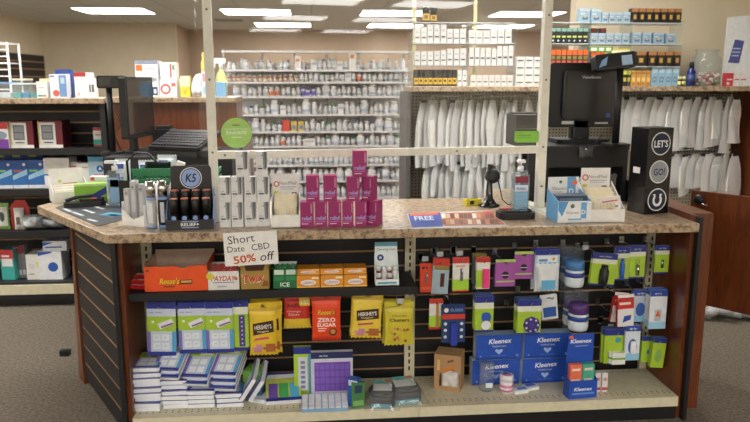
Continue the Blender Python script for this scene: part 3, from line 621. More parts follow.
row('coffee_box', 'box', 'brown topped black box on shelf right of the display', [(636, 645.5), (648, 656), (657, 664.3), (665, 672.3), (673.3, 680.3)], 50.5, 65.3, L3[2], .06, '#1f1c1b', bk)
row('supplement_box', 'box', 'yellow and black box right of the black monitor', xs(618.5, 4, 3, .4), 71, 86.3, ZL, .045, '#25251d', [('r', 0, .75, 1, 1, '#c9c94a'), ('r', .1, .3, .9, .55, '#c6b84e')])
row('supplement_box', 'box', 'tan orange box on the granite ledge', xs(630.8, 4.9, 4, .4), 71, 86.3, ZL, .05, '#c9974f', [('r', .1, .3, .9, .55, '#e0bd76'), ('r', 0, .8, 1, .9, '#a8743a'), ('d', .5, .15, .2, '#8f5b2c')])
row('light_blue_box', 'box', 'tall light blue box on the granite ledge', xs(650.8, 6.9, 4, .5), 67.5, 86.3, ZL, .05, '#8fb4cb', [('r', .1, .7, .9, .9, '#b4cfde'), ('r', .2, .2, .8, .5, '#5f8fb0'), ('d', .5, .35, .15, '#d8b58a')])
carton('green_box', 'row of green and white flat packs above the orange topped boxes', 'box', (589.8, 45.5, 613, 50.5), .06, '#6ca84c', [('r', .05, .2, .3, .8, '#e6efe0'), ('r', .4, .2, .6, .8, '#e6efe0'), ('r', .7, .2, .9, .8, '#dbe8c8')], z0=atY(600, 51, RY).z, Y=RY+.0)
bpy.data.objects['green_box'].location.z = L3[2]+.0005+ (atY(600, 51, RY).z-atY(600, 65.3, RY).z)+.001
carton('yellow_carton', 'yellow and white flat carton behind the customer display', 'box', (611, 48, 629, 65.3), .06, '#d9ce5a', [('r', 0, .5, 1, .9, '#e9e6c6')], z0=L3[2]+.0005, Y=RY)
for i, x in enumerate((589.8+.4, 599)):
    carton('red_top_box', 'dark box with red spot above the light blue boxes, %s' % ['left', 'right'][i], 'box', (x, 26.5, x+6.5, 42.3), .04, '#44484c', [('r', .2, .78, .8, .95, '#e8573f')], z0=L3[1]+.0005, Y=RY+.07)
for k in range(2):
    X, Y, z, w, h = dims((679.5+4*k, 77, 683.3+4*k, 86.5), RY-.03, ZL); m = MB(); m.lathe([(w/2, 0), (w/2, h*.6), (w*.35, h*.7)], '#3b3a2c'); m.lathe([(w*.51, h*.1), (w*.51, h*.5)], '#d8d17a'); m.lathe([(w*.45, h*.7), (w*.45, h), (.0001, h)], '#e3dd9a')
    tag(m.build('vitamin_bottle', loc=(X, Y+.03, ZL+.0005)), 'tiny bottle with pale yellow lid beside the blue bottle, %s' % ['left', 'right'][k], 'bottle')
X, Y, z, w, h = dims((689, 63, 697, 87), RY-.05, ZL); m = MB(); o = empty('blue_bottle', 'cobalt blue bottle with black cap on the granite ledge', 'bottle', (X, Y+.04, ZL+.0005))
m.lathe([(w*.45, 0), (w*.5, .005), (w*.5, h*.6), (w*.25, h*.74), (w*.25, h*.8)], nm('#1c2c6e', .15)); m.build('body', o); MB().lathe([(w*.3, h*.78), (w*.28, h), (.0001, h)], BLK).build('cap', o)
MB().lathe([(w*.51, h*.15), (w*.51, h*.5)], '#38487e').build('wrap', o)
# candy jar
X, Y, z, w, h = dims((698.5, 50, 725.5, 87), RY-.06, ZL); o = empty('candy_jar', 'large round glass jar part filled with wrapped mints', 'jar', (X, Y+w*.5, ZL+.0005))
r = w/2; m = MB(); m.lathe([(r*.8, 0), (r*.98, .012), (r, h*.4), (r, h*.62), (r*.92, h*.78), (r*.74, h*.86), (r*.72, h*.95), (r*.8, h*.97), (r*.8, h)], GLASS, n=28)
m.v = m.v; m.build('glass', o)
def stuffobj(): pass
cm = MB(); random.seed(3)
for k in range(170):
    t = random.random()*6.28; q = r*.86*random.random()**.5; zz = .012+random.random()*h*.3*(1.15-.3*q/r); c = random.choice(['#c94a4a', '#e9e6e2', '#5f9e66', '#efe9e6', '#d98a8a'])
    cm.T = Matrix.Translation((q*math.cos(t), q*math.sin(t), zz)) @ Matrix.Rotation(random.random()*6, 4, 'X') @ Matrix.Rotation(random.random()*6, 4, 'Z')
    cm.rbox(-.011, -.008, -.005, .011, .008, .005, c, .004)
tag(cm.build('wrapped_mints', loc=(X, Y+w*.5, ZL+.001)), 'red, green and white wrapped mints lying in the glass jar', 'candy', kind='stuff')
pp = [('r', 0, .2, 1, .5, '#ebe6e4')]
for k, (a, b, c) in enumerate(((725.5, 732.5, '#c43b46'), (733.3, 738.8, '#e6e2e4'), (739.6, 746, '#e6e2e4'))):
    carton('lip_balm_box', ['small red box right of the candy jar', 'small white box beside the red one', 'small white box at the far right end of the ledge'][k], 'box', (a, 74, b, 87), .05, c, [('r', .1, .45, .9, .55, '#e8e2e0' if k == 0 else '#c2545e'), ('r', .1, .1, .5, .3, '#ddd8d6')], z0=ZL+.0005, Y=RY-.05)
# leaning poster board
X, Y, z, w, h = dims((721, 16, 765, 87), BY+.22, ZL)
m = MB(); sl = .05; m.prismy([(-w/2, 0), (w/2, 0), (w/2, h*1.03), (-w*.42, h*.97)], 0, .008, '#e4e7ea')
prints(m, w, h, 0, [('p', ((.13, .33), (.38, .32), (.47, .64), (.26, .66)), '#4b5596'), ('r', .22, .52, .4, .54, '#b9bfe0'), ('r', .21, .47, .38, .49, '#b9bfe0'), ('r', .2, .42, .36, .44, '#b9bfe0')])
tag(m.build('poster_board', loc=(X, Y, ZL+.001), rot=(R(-4), 0, 0)), 'white poster board with a purple blue panel leaning against the beige wall', 'poster')
# slim posts rising behind the left acrylic rack
for k, px in enumerate((413.5, 474)):
    X = atY(px, 15, BY+.5).x; m = MB(); m.box(X-.012, BY+.45, 0, X+.012, BY+.47, CZ-.001, '#d6cf9d'); tag(m.build('ceiling_pole'), 'slim pale yellow pole reaching the ceiling behind the %s half of the white rack' % ['left', 'right'][k], 'pole')
# ================================================================ sales counter (front unit)
random.seed(11)
FY, SY, DZ, CT = 2.80, 3.15, .110, .905
LX, RX = -.80, 1.635
g = empty('sales_counter', 'sales counter with speckled granite top and open black slatwall front', 'counter', (0, 0, 0))
poly = [(-.825, 2.78), (RX-.008, 2.78), (RX-.008, 3.80), (.95, 3.80), (.88, 3.52), (-.35, 3.52), (-.42, 3.84), (-1.22, 3.84), (-1.34, 3.47)]
MB().prism(poly, CT-.038, CT, GRANITE).build('granite_top', g, bevel=.003)
m = MB(); slatboard(m, LX+.02, RX-.02, SY, .08, CT-.04, pitch=.0725, gap=.009); m.build('slat_back', g)
MB().box(LX+.02, SY+.021, 0, RX-.02, SY+.06, CT-.04, BLKM).build('rear_panel', g)
MB().box(LX+.006, FY+.02, .0, LX+.024, SY-.001, CT-.04, WOOD).build('inner_side_panel', g)
MB().box(RX-.024, FY+.02, .0, RX-.006, SY-.001, CT-.04, WOOD).build('inner_side_panel', g)
MB().box(LX-.012, FY-.012, .0, LX+.006, FY+.02, CT-.04, BLK).build('corner_trim', g)
MB().box(RX-.006, FY-.012, .0, RX+.012, FY+.02, CT+.025, BLK).build('corner_trim', g)
MB().box(RX-.006, FY+.02, .0, RX+.008, 3.6, CT+.025, WOOD).build('side_panel', g)
def upright(x):
    m = MB(); m.box(x-.024, SY-.03, .09, x-.010, SY-.013, CT-.045, CREAM); m.box(x+.010, SY-.03, .09, x+.024, SY-.013, CT-.045, CREAM); m.box(x-.010, SY-.022, .09, x+.010, SY-.013, CT-.045, CREAM)
    z = .14
    while z < CT-.09: m.box(x-.004, SY-.0235, z, x+.004, SY-.0215, z+.02, BLK); z += .034
    m.build('slotted_upright', g)
for x in (LX+.045, .437, RX-.035): upright(x)
# base decks
def deck(x0, x1):
    m = MB(); m.box(x0, FY+.03, DZ-.02, x1, SY-.032, DZ, CREAM); m.box(x0, FY+.0, DZ-.045, x1, FY+.03, DZ, CREAM)
    k = x0+.02
    while k < x1-.01:
        for y in (FY+.045, FY+.062, SY-.06): m.cyl(k, y, DZ, DZ+.0005, .0035, CREAMD, 6)
        k += .027
    m.build('base_deck', g)
deck(LX+.026, .436); deck(.438, RX-.026)
MB().box(LX+.026, FY+.05, 0, RX-.026, SY-.05, DZ-.05, BLK).build('kick_plate', g)
MB().box(LX+.026, FY+.012, 0, RX-.026, FY+.03, DZ-.046, BLK).build('toe_board', g)
# single shelf, left bay
SZ = .632; SFY = 2.87
m = MB(); m.box(LX+.026, SFY, SZ-.02, .432, SY-.032, SZ, BLKM); m.box(LX+.026, SFY-.008, SZ-.032, .432, SFY, SZ+.002, BLK)
m.prism([(.425, SFY), (.433, SFY), (.433, SY-.032), (.425, SY-.032)], SZ-.05, SZ-.02, BLK); m.build('shelf', g)
# angled slatted side on the left with tapered wood post
P0 = Vector((LX-.012, FY+.005)); P1 = Vector((-1.17, 3.42)); d = P1-P0; L = d.length; ang = math.atan2(d.y, d.x)
m = MB(); m.T = Matrix.Translation((P0.x, P0.y, 0)) @ Matrix.Rotation(ang+math.pi, 4, 'Z') @ Matrix.Translation((-L, 0, 0))
slatboard(m, .0, L-.005, 0.013, .03, CT-.04, pitch=.094, gap=.012, depth=.03); m.build('angled_side_panel', g)
m = MB(); m.T = Matrix.Translation((P1.x, P1.y, 0)) @ Matrix.Rotation(ang+math.pi, 4, 'Z')
m.prismy([(-.10, 0), (.0, 0), (.0, CT-.04), (-.035, CT-.04)], 0, .04, WOOD); m.build('wood_post', g)
m = MB(); m.prism([(-1.17, 3.50), (-.86, 3.0), (-.86, 3.6), (-1.1, 3.62)], .0, CT-.04, BLKM); m.build('inner_body', g)
MB().box(-1.42, 3.80, 0, -1.37, 3.84, .03, BLK).build('foot', g)

# right: wood pier and swinging gate
m = MB(); m.box(RX+.022, 2.90, 0, 1.76, 3.30, .925, WOOD); 
tag(m.build('wood_pier', bevel=.002), 'cherry wood pier at the right end of the sales counter', 'pier')
ga = atY(697, 187, 3.32); gb = atY(790, 194, 2.98)
m = MB(); dd = Vector((gb.x-ga.x, gb.y-ga.y)); gl = dd.length; gz = .955
go = empty('swing_gate', 'cherry wood swing gate hanging off the floor at the right', 'gate', (ga.x-.005, ga.y+.04, 0), math.atan2(dd.y, dd.x))
m.box(.0, 0, .375, gl, .022, gz, WOOD); m.build('door_leaf', go, bevel=.002)
m = MB(); m.T = Matrix.Translation((.05, -.012, gz-.04)) @ Matrix.Rotation(R(90), 4, 'X'); m.lathe([(.010, -.01), (.024, 0), (.027, .012), (.018, .022), (0.0001, .024)], BLK); m.build('knob', go)
m = MB(); m.tube([(.06, -.03, gz-.05), (.085, -.035, gz-.062), (.1, -.03, gz-.06)], .003, STEEL); m.build('latch', go)
# clutter of bags on the floor behind the gate
X, Y, z, w, h = dims((718, 302, 760, 321), None, 0.0)
m = MB(); 
for k in range(7): m.tube([(X-.22+.08*k, Y+.05+.05*math.sin(k), .035), (X-.18+.09*k, Y-.02+.03*math.cos(k*3), .07+.03*math.sin(k*2)), (X-.12+.09*k, Y+.06, .06), (X-.05+.09*k, Y+.1, .035)], .033, '#b4b6b8')
tag(m.build('plastic_bag_heap'), 'grey plastic bags lying on the carpet behind the swing gate', 'bags')

# ================================================================ white post and acrylic sneeze guard
ZC = CT+.0005
A = atY(213, 155, 3.0); B = atY(541.5, 148.5, 3.12)
g = empty('sneeze_guard', 'white framed clear acrylic sneeze guard standing on the counter', 'sneeze guard', (A.x, A.y, ZC), math.atan2(B.y-A.y, B.x-A.x))
Lg = math.hypot(B.x-A.x, B.y-A.y); rz_ = A.z-ZC; TZ = 1.08
for x in (0, Lg):
    m = MB(); m.box(x-.018, -.019, 0.022, x+.018, .019, TZ, WPOST)
    for z in (.12, .30, .60, .88): m.T = Matrix.Translation((x, -.019, z)) @ Matrix.Rotation(R(90), 4, 'X'); m.cyl(0, 0, 0, .002, .005, '#77756c', 8)
    m.build('post', g)
    m = MB(); m.prism([(x-.022, -.19 if x else -.02), (x+.022, -.19 if x else -.02), (x+.022, .16), (x-.022, .16)], 0, .021, WPOST); m.build('foot', g)
m = MB(); m.box(.018, -.016, rz_-.016, Lg-.018, .016, rz_+.016, WPOST)
for x in (.03, Lg*.4, Lg*.71): m.T = Matrix.Translation((x+.02, -.016, rz_)) @ Matrix.Rotation(R(90), 4, 'X'); m.cyl(0, 0, 0, .002, .005, '#77756c', 8)
m.build('rail', g)
MB().box(-.05, .019, rz_-.01, Lg+.01, .024, TZ-.02, ACR).build('acrylic_sheet', g)
# stickers on the guard
p = atY(235, 134, 2.955); m = MB(); r = .064; m.disc(0, 0, 0, r, '#a3d070', 40); m.disc(0, 0, .001, r, '#93c65e', 40)
m.text('NEIGHBORHOOD', 0, .016, -.001, r*1.45, '#dff0c4', h=.009); m.text('FAVORITE', 0, .001, -.001, r*1.3, '#eaf6d8', h=.014, bold=True)
m.text('nextdoor', 0, .034, -.001, r*.5, '#4d5a3c', h=.008, bold=True); m.quad(-.022, -.019, .022, -.016, -.001, '#dff0c4'); m.prismy([(-.012, .042), (.012, .042), (0, .052)], -.001, 0, '#c9d04a')
tag(m.build('round_sticker', loc=(p.x, A.y+.012, p.z), rz=math.atan2(B.y-A.y, B.x-A.x)), 'round green neighborhood favorite sticker on the acrylic beside the left post', 'sticker')
p = atY(528, 137.5, 3.1); w, h = .115, .052; m = MB(); m.rbox(-w/2, 0, -h/2, w/2, .001, h/2, '#8fcf4e', .008, 'y'); m.quad(-.045, .004, .018, .008, -.001, '#6fae3c'); m.quad(-.045, -.006, .012, -.003, -.001, '#6fae3c')
tag(m.build('green_sticker', loc=(p.x, B.y-.004, p.z+.002), rz=math.atan2(B.y-A.y, B.x-A.x)+R(-3)), 'rectangular green sticker low on the acrylic by the right post', 'sticker')

# ================================================================ left register station
PYY = 3.95; X0, X1 = atY(104, 160, PYY).x, atY(232, 160, PYY).x; pz = atY(150, 156, PYY+.05).z
tag(MB().box(X0, PYY, 0, X1, PYY+.6, pz, BLKM).build('register_stand', bevel=.004), 'black stand carrying the left register monitor and keyboard', 'stand')
PZ2 = pz+.0005
X, Y, z, w, h = dims((112, 76, 153, 150), PYY+.25, None)
g = empty('register_monitor', 'black flat monitor seen from its screen side on the left stand', 'monitor', (atY(140, 150, PYY+.25).x, PYY+.25, PZ2), R(78))
m = MB(); mh0, mh1 = .09, atY(135, 77, PYY+.25).z-PZ2; W = .175
m.rbox(-W, -.02, mh0, W, .02, mh1, BLK, .012, 'y'); hs = m.build('housing', g)
MB().box(-W+.02, -.0215, mh0+.025, W-.02, -.0205, mh1-.02, nm('#33302e', .12, coat=.5)).build('screen', hs)
m = MB(); m.prismy([(-.03, .01), (.03, .01), (.02, .12), (-.02, .12)], .021, .05, BLK); m.build('neck', g)
MB().rbox(-.1, -.075, 0, .1, .06, .012, BLK, .05).build('base', g)
q_ = atY(164, 128, PYY+.5); m = MB(); m.rbox(-.06, -.07, 0, .06, .07, .12, BLK, .01, 'y'); m.box(-.04, -.05, .12, .04, .05, .14, BLKM); tag(m.build('label_printer', loc=(q_.x, PYY+.51, PZ2)), 'small black printer behind the left monitor by the keyboard', 'printer')
def pole_display(name, label, px_pole, y_base, rect, Y, z0, rz, scr):
    X = atY(px_pole, y_base, Y).x; o = empty(name, label, 'customer display', (X, Y, z0), rz)
    a = atY(rect[0], rect[3], Y); b = atY(rect[2], rect[1], Y); cz = (a.z+b.z)/2-z0; H = b.z-a.z; W = (b.x-a.x); cx = (a.x+b.x)/2-X
    MB().cyl(0, 0, 0.012, cz-H*.3, .017, BLK).build('pole', o); MB().rbox(-.06, -.06, 0, .06, .06, .011, BLK, .03).build('base', o)
    m = MB(); m.T = Matrix.Translation((cx, 0, cz)) @ Matrix.Rotation(R(scr[1]), 4, 'Y') @ Matrix.Rotation(R(scr[2]), 4, 'X')
    m.rbox(-W/2, -.03, -H/2+.004, W/2, .03, H/2-.004, BLK, .012, 'y'); hs = m.build('housing', o)
    s = MB(); s.T = m.T.copy(); s.box(-W/2+.01, -.0315, -H/2+.014, W/2-.01, -.0305, H/2-.012, nm('#121a22', .08, coat=.6)); 
    if scr[0]:  # pale blue reflections painted onto the dark window, nothing glows
        s.add([(-W/2+.012, -.0322, -H*.3), (-W/2+.05, -.0322, -H*.2), (-W/2+.062, -.0322, H*.3), (-W/2+.03, -.0322, H*.1)], [(0, 1, 2, 3)], '#7fa8d8')
        s.box(W*.14, -.0325, -H*.3, W*.40, -.032, H*.26, '#a9cbee')
    s.build('display_window', hs); return o
pole_display('customer_display', 'black customer display on a pole left of the left monitor', 113, 150, (98.5, 75, 126, 89), PYY+.22, PZ2, 0, (0, 0, 0))
p = atY(104, 81, PYY+.19)
# keyboard on riser box
X, Y, z, w, h = dims((154, 150, 206, 168), PYY-.1, None)
bz0 = pz-.02
o = empty('cash_drawer', 'black cash drawer under the long black keyboard', 'cash drawer', (atY(186, 150, PYY+.1).x, PYY+.10, PZ2), R(-26))
MB().rbox(-.16, -.12, 0, .16, .12, .03, BLK, .008).build('housing', o); MB().box(-.15, -.122, .005, .15, -.12, .026, BLKM).build('drawer_front', o)
kb = MB(); kb.T = Matrix.Rotation(R(20), 4, 'X'); kb.rbox(-.17, -.12, 0, .17, .12, .022, BLK, .01)
for r_ in range(6):
    for c in range(15): kb.box(-.155+c*.021, -.1+r_*.034, .022, -.138+c*.021, -.075+r_*.034, .030, nm('#2c2c31', .4))
kk = kb.build('register_keyboard', loc=(o.location.x, o.location.y, PZ2+.073), rz=R(-26)); tag(kk, 'black programmable keyboard with rows of keys on the cash drawer', 'keyboard')
m = MB()
for k in range(4): m.tube([(0, 0, .01), (-.03-.01*k, .01*k, .08+.02*k), (.0, .02, .16+.03*k), (.05, .03, .19+.02*k)], .0035, BLK)
pc = atY(121, 148, PYY+.26); tag(m.build('cable_bundle', loc=(pc.x, PYY+.26, PZ2)), 'thin black cables looping behind the left monitor', 'cable')

# ================================================================ right register station
RYY = 3.35; X0, X1 = atY(528, 170, RYY).x, atY(627, 170, RYY).x; z1 = atY(580, 150, RYY).z; X2 = atY(546, 170, RYY).x; X3 = atY(640, 190, RYY).x
g = empty('register_cabinet', 'black register cabinet with slatted side and open cable bay', 'cabinet', (0, 0, 0))
m = MB(); slatboard(m, X0, X2, RYY+.0, ZC, z1, pitch=.07, gap=.004); m.ms = [BLKM if q == GROOVE else q for q in m.ms]; m.build('slatted_side', g)
m = MB(); m.box(X0, RYY-.01, z1, X1, RYY+.42, z1+.02, BLK); m.build('top', g)
m = MB(); zb = atY(600, 167, RYY).z; zs_ = atY(600, 200, RYY).z
m.box(X2, RYY, zb, X1, RYY+.02, z1, BLKM); m.box(X2, RYY, ZC, X1, RYY+.02, zs_, BLKM); m.box(X1-.02, RYY, zs_, X1, RYY+.4, zb, BLKM); m.box(X2, RYY+.4, ZC, X1, RYY+.42, z1, BLKM); m.box(X2, RYY+.02, zs_-.01, X1-.02, RYY+.4, zs_, BLKM)
m.box(X2, RYY+.02, zs_, X2+.02, RYY+.4, zb, BLKM); m.build('body', g)
tag(MB().rbox(X1+.004, RYY-.06, ZC, X3, RYY+.25, atY(630, 180, RYY).z, BLK, .01).build('computer_tower'), 'low black computer box between the register cabinet and the light tower', 'computer')
for k in range(5):
    m = MB(); b0 = atY(572+k*8, 190, RYY).x
    m.tube([(b0, RYY+.06, zs_+.006), (b0+.02, RYY+.03+.012*k, zs_+.07+.01*k), (b0+.06, RYY+.05, zs_+.1-.01*k), (b0+.09, RYY+.06+.01*k, zs_+.03)], .004 if k else .012, ['#c9c6ba', BLK, '#8b8d90', BLK, '#b9bcc0'][k])
    tag(m.build('cable'), ['thick cream cable', 'thin black cable', 'thin grey cable', 'second thin black cable', 'pale silver cable'][k]+' in the cabinet bay of the right register', 'cable')
bg = MB(); pb = atY(622, 184, RYY); bg.T = Matrix.Translation((atY(606, 190, RYY).x, RYY+.03, zs_+.003))
bg.pillow(.13, .125, .05, nm('#9a9c9e', .2, alpha=.7), nu=10, nv=10, flop=2); tag(bg.build('antistatic_bag'), 'crumpled silvery plastic bag stuffed in the cabinet bay', 'bag')
# cash drawer box above + monitor
ZR = z1+.021; MY = RYY+.12
X, Y, z, w, h = dims((551, 140, 623, 150), RYY+.02, ZR); 
X, Y, z, w, h = dims((552, 62.5, 619, 128), MY, None)
g = empty('register_monitor', 'large black monitor seen from behind on the right register', 'monitor', (X, MY+.09, ZR))
z_b = z-ZR; H = h; m = MB(); m.rbox(-w/2, -.03, z_b, w/2, .03, z_b+H, BLK, .014, 'y'); m.build('housing', g)
m = MB(); m.rbox(-w*.32, -.055, z_b+H*.14, w*.46, -.03, z_b+H*.88, nm('#1b1b1e', .4), .02, 'y')
m.rbox(-w*.28, -.058, z_b+H*.18, w*.43, -.055, z_b+H*.84, nm('#141416', .35), .015, 'y'); rc = m.build('rear_cover', g)
MB().text('ViewSonic', .03, z_b+H*.78, -.0585, .10, '#d0d0d2', h=.015, bold=True).build('brand_lettering', rc)
for q in ((-w*.30, z_b+H*.05, -w*.12, z_b+H*.10, -.031, '#cfcfcf'), (w*.2, z_b+H*.05, w*.4, z_b+H*.08, -.031, '#bdbdbd'), (w*.33, z_b+H*.16, w*.39, z_b+H*.22, -.0585, '#2c3fae')): MB().quad(*q).build('rating_sticker', g)
m = MB(); m.rbox(-.05, -.03, .02, .05, .03, z_b+H*.1, BLK, .015); m.build('neck', g); MB().rbox(-.14, -.1, 0, .14, .1, .02, BLK, .04).build('base', g)
pole_display('customer_display', 'black customer display with painted window reflections on the right register pole', 615, 150, (593, 53, 634, 70.5), RYY-.0, ZR, 0, (1, -6, -8))
m = MB(); pc = atY(575, 146, RYY)
m.tube([(0, 0, .09), (.0, -.01, .05), (.05, -.02, .02), (.1, -.015, .01), (.14, -.01, .06)], .003, BLK); tag(m.build('power_cable', loc=(pc.x, RYY+.02, ZR-.005)), 'thin black cable drooping below the right monitor', 'cable')
bg = MB(); bg.pillow(.075, .055, .02, nm('#55585c', .15, .4), nu=10, nv=8, flop=1); pb = atY(584, 158, RYY)
tag(bg.build('silver_pouch', loc=(pb.x, RYY-.022, atY(584, 158, RYY-.02).z)), 'small crumpled silver pouch taped under the right monitor', 'pouch')
# receipt printer
X, Y, z, w, h = dims((517, 110, 546, 150), RYY+.02, ZR)
g = empty('receipt_printer', 'black receipt printer left of the right post', 'printer', (X-.0, RYY+.13, ZR+.0))
m = MB(); m.T = Matrix.Rotation(R(90), 4, 'Z'); m.prismy([(-.1, 0), (.1, 0), (.1, .15), (-.07, .15), (-.085, .085), (-.1, .08)], -w/2, w/2, BLK); m.build('housing', g)
MB().box(-w*.42, .0, .15, w*.42, .09, .156, nm('#141416', .85)).build('lid', g)
pr = MB().box(X-w/2, RYY+.02, ZC, X+w/2-.02, RYY+.22, ZR-.022, BLKM) if False else None
# light tower
X, Y, z, w, h = dims((634, 126, 672, 214), 3.0, ZC); tw = .15; td = .13
g = empty('light_tower', 'tall black light box tower with three round white discs and a horseshoe emblem', 'light box', (X, 3.06, ZC), R(14))
h = atY(650, 128, 3.0).z-ZC
m = MB(); W = .068; D_ = .058; m.box(-W, -D_, 0, W, D_, h, nm('#0e0f11', .25, coat=.3)); m.build('housing', g, bevel=.003)
for k, t in enumerate(('horseshoe', 'GO!', "LET'S")):
    zc = h*(.17+.325*k); r = .052; m = MB()
    m.box(-W+.003, -D_-.0015, zc+.058, W-.003, -D_-.0008, zc+.0595, '#2c2d30'); m.disc(0, zc, -D_-.002, r, '#e5e7ea', 32); m.disc(0, zc, -D_-.0026, r*.9, '#14223f' if k != 1 else '#989ea6', 32)
    if k == 0:
        pts = [(-r*.42+.0, .40*r+zc)]
        a = [(math.cos(R(q)), math.sin(R(q))) for q in range(140, 401, 13)]
        out = [(x*r*.50, zc-.05*r+y*r*.55) for x, y in a]; inn = [(x*r*.27, zc-.02*r+y*r*.34) for x, y in a]
        out = [(-r*.50, zc+r*.5)]+out+[(r*.50, zc+r*.5)]; inn = [(-r*.22, zc+r*.5)]+inn+[(r*.22, zc+r*.5)]
        n = len(out); m.add([(x, -D_-.0032, z) for x, z in out+inn], [(i, i+1, n+i+1, n+i) for i in range(n-1)], '#f2f3f5')
    else: m.text(t, 0, zc, -D_-.0032, r*1.45 if k == 2 else r*1.2, '#f2f3f5' if k == 2 else '#1c2f57', h=r*.62, bold=True)
    m.build('lamp_disc', g)
m = MB(); m.add([(-W-.001, D_*.5, h*.47), (-W-.001, -D_*.3, h*.47), (-W-.001, -D_*.3, h*.54), (-W-.001, D_*.5, h*.54)], [(0, 1, 2, 3)], '#e6e6e6'); m.build('side_label', g)
# ================================================================ things on the counter top
def poly_on(name, label, cat, pts, z, th, mat, extra=None):
    ps = [atZ(x, y, z) for x, y in pts]; cx = sum(p.x for p in ps)/len(ps); cy = sum(p.y for p in ps)/len(ps)
    q = [(p.x-cx, p.y-cy) for p in ps]
    a = sum(q[i][0]*q[(i+1) % len(q)][1]-q[(i+1) % len(q)][0]*q[i][1] for i in range(len(q)))
    if a < 0: q = q[::-1]
    m = MB(); m.prism(q, 0, th, mat)
    if extra: extra(m, lambda x, y: (atZ(x, y, z).x-cx, atZ(x, y, z).y-cy))
    return tag(m.build(name, loc=(cx, cy, z)), label, cat)
def ex(m, P):
    def bar(a, b, wd, c):
        p, q = Vector(P(*a)), Vector(P(*b)); n = (q-p).normalized(); n = Vector((-n.y, n.x))*wd
        m.add([(*(p-n), .0022), (*(q-n), .0022), (*(q+n), .0022), (*(p+n), .0022)], [(0, 1, 2, 3)], c)
    for a, b in (((64, 209), (71, 212)), ((73, 212.5), (83, 216)), ((84, 210), (94, 213.5)), ((92, 206), (104, 209.5)), ((98, 203), (110, 205.5)), ((88, 219.5), (97, 222))): bar(a, b, .008, '#c9ced2')
    bar((104, 214), (120, 215.5), .035, '#56a9cf'); bar((108, 215), (118, 215.8), .015, '#9bbf52')
poly_on('counter_mat', 'dark grey flyer with white words and a blue patch on the left counter end', 'flyer', [(55, 208), (84, 197), (128, 203), (130, 218), (98, 226.5)], ZC, .0015, '#3c3f46', ex)
# flyer
def ex2(m, P):
    def qd(pts, c, z=.0017): m.add([(*P(*p), z) for p in pts], [tuple(range(len(pts)))], c)
    qd([(408, 214), (440, 212.5), (443, 227), (412, 228)], '#2f4fae'); qd([(410, 213.8), (438, 212.6), (438.5, 215), (410.5, 216.4)], '#e06a4a', .002)
    random.seed(5)
    qd([(440, 213.5), (492, 211.5), (505, 225), (444, 226.5)], '#b4745a')
    for k in range(26):
        a = 441+k % 13*4.4; b = 214+(k//13)*6; qd([(a, b), (a+4, b-.1), (a+5, b+4.5), (a+1, b+4.7)], random.choice(['#c98f6c', '#8c5244', '#d9b493', '#a86a52', '#efe0cf', '#6f4436']), .002)
    qd([(482, 211.6), (492, 211.4), (494, 213.6), (484, 213.8)], '#d0403a', .0023)
    vs, fs, tw, th = text_geo('FREE', True); a, b, c = Vector(P(412, 222)), Vector(P(438, 221)), Vector(P(410, 215)); u = b-a; v = (c-a); u2 = u.normalized(); v2 = v.normalized()
    m.add([(*(a+u*.5+v*.4+u*(q.x/tw*.75)+v*(q.y/th*.6)), .0025) for q in vs], fs, '#dfe6f5')
poly_on('flyer', 'glossy blue and food coloured flyer lying on the granite centre', 'flyer', [(407, 213.5), (491, 210.5), (507, 225.5), (412, 229)], ZC, .0014, nm('#e8e8ec', .25), ex2)
# barcode terminal on the mat
p = atZ(85, 207, ZC); m = MB(); m.T = Matrix.Rotation(R(18), 4, 'Z')
m.rbox(-.10, -.035, 0, .09, .035, .022, BLK, .03); m.rbox(-.03, -.026, .022, .085, .028, .036, BLKG, .02); m.tube([(-.09, 0, .03), (-.04, 0, .045), (.03, 0, .05)], .009, BLKM); m.rbox(.02, -.02, .036, .05, .0, .038, '#d9553c', .005)
m.v = [(x, y, z+.0) for x, y, z in m.v]
tag(m.build('hand_scanner', loc=(p.x, p.y+.02, ZC+.002)), 'black handheld scanner lying on the dark grey flyer', 'scanner')
# brochure tray of white
def display_tray(name, label, rect, dep, wall, ps_head, contents=None, rz=0, front=.32, side=None, ps_front=(), Y=None, cat='display box', z0=None, hw=.96):
    z0 = ZC if z0 is None else z0
    X, Y, z, w, h = dims(rect, Y, z0); c, s = math.cos(rz), math.sin(rz)
    o = empty(name, label, cat, (X-s*dep/2, Y+c*dep/2, z0), rz); t = .003; d = dep/2; side = side or wall
    m = MB(); m.box(-w/2, -d, 0, w/2, d, t, wall); m.box(-w/2, -d, 0, w/2, -d+t, h*front, wall)
    for sx in (-1, 1):
        x0, x1 = (-w/2, -w/2+t) if sx < 0 else (w/2-t, w/2)
        m.T = Matrix.Rotation(R(90), 4, 'Z'); m.prismy([(-d+t, 0), (d, 0), (d, h*.72), (-d+t, h*front)], -x1, -x0, side); m.T = Matrix()
    prints(m, w, h*front, -d, ps_front); m.build('tray', o)
    m = MB(); m.box(-w/2*hw, d-t, h*.1, w/2*hw, d, h, wall); prints(m, w*hw, h, d-t, ps_head); m.build('header_card', o)
    if contents: contents(o, w, dep, h)
    return o
def c_plain(name, n, col, hh=.6, acc=None):
    def f(o, w, dep, h):
        for i in range(n):
            m = MB(); y = -dep/2+.008+(dep-.02)*i/n; m.box(-w*.42, y, .004, w*.42, y+(dep-.03)/n*.8, h*(hh*.55+hh*.45*(i+1)/n), col)
            if acc and i == 0: m.quad(-w*.3, h*hh*.4, w*.2, h*hh*.48, y-.001, acc)
            m.build(name, o)
    return f
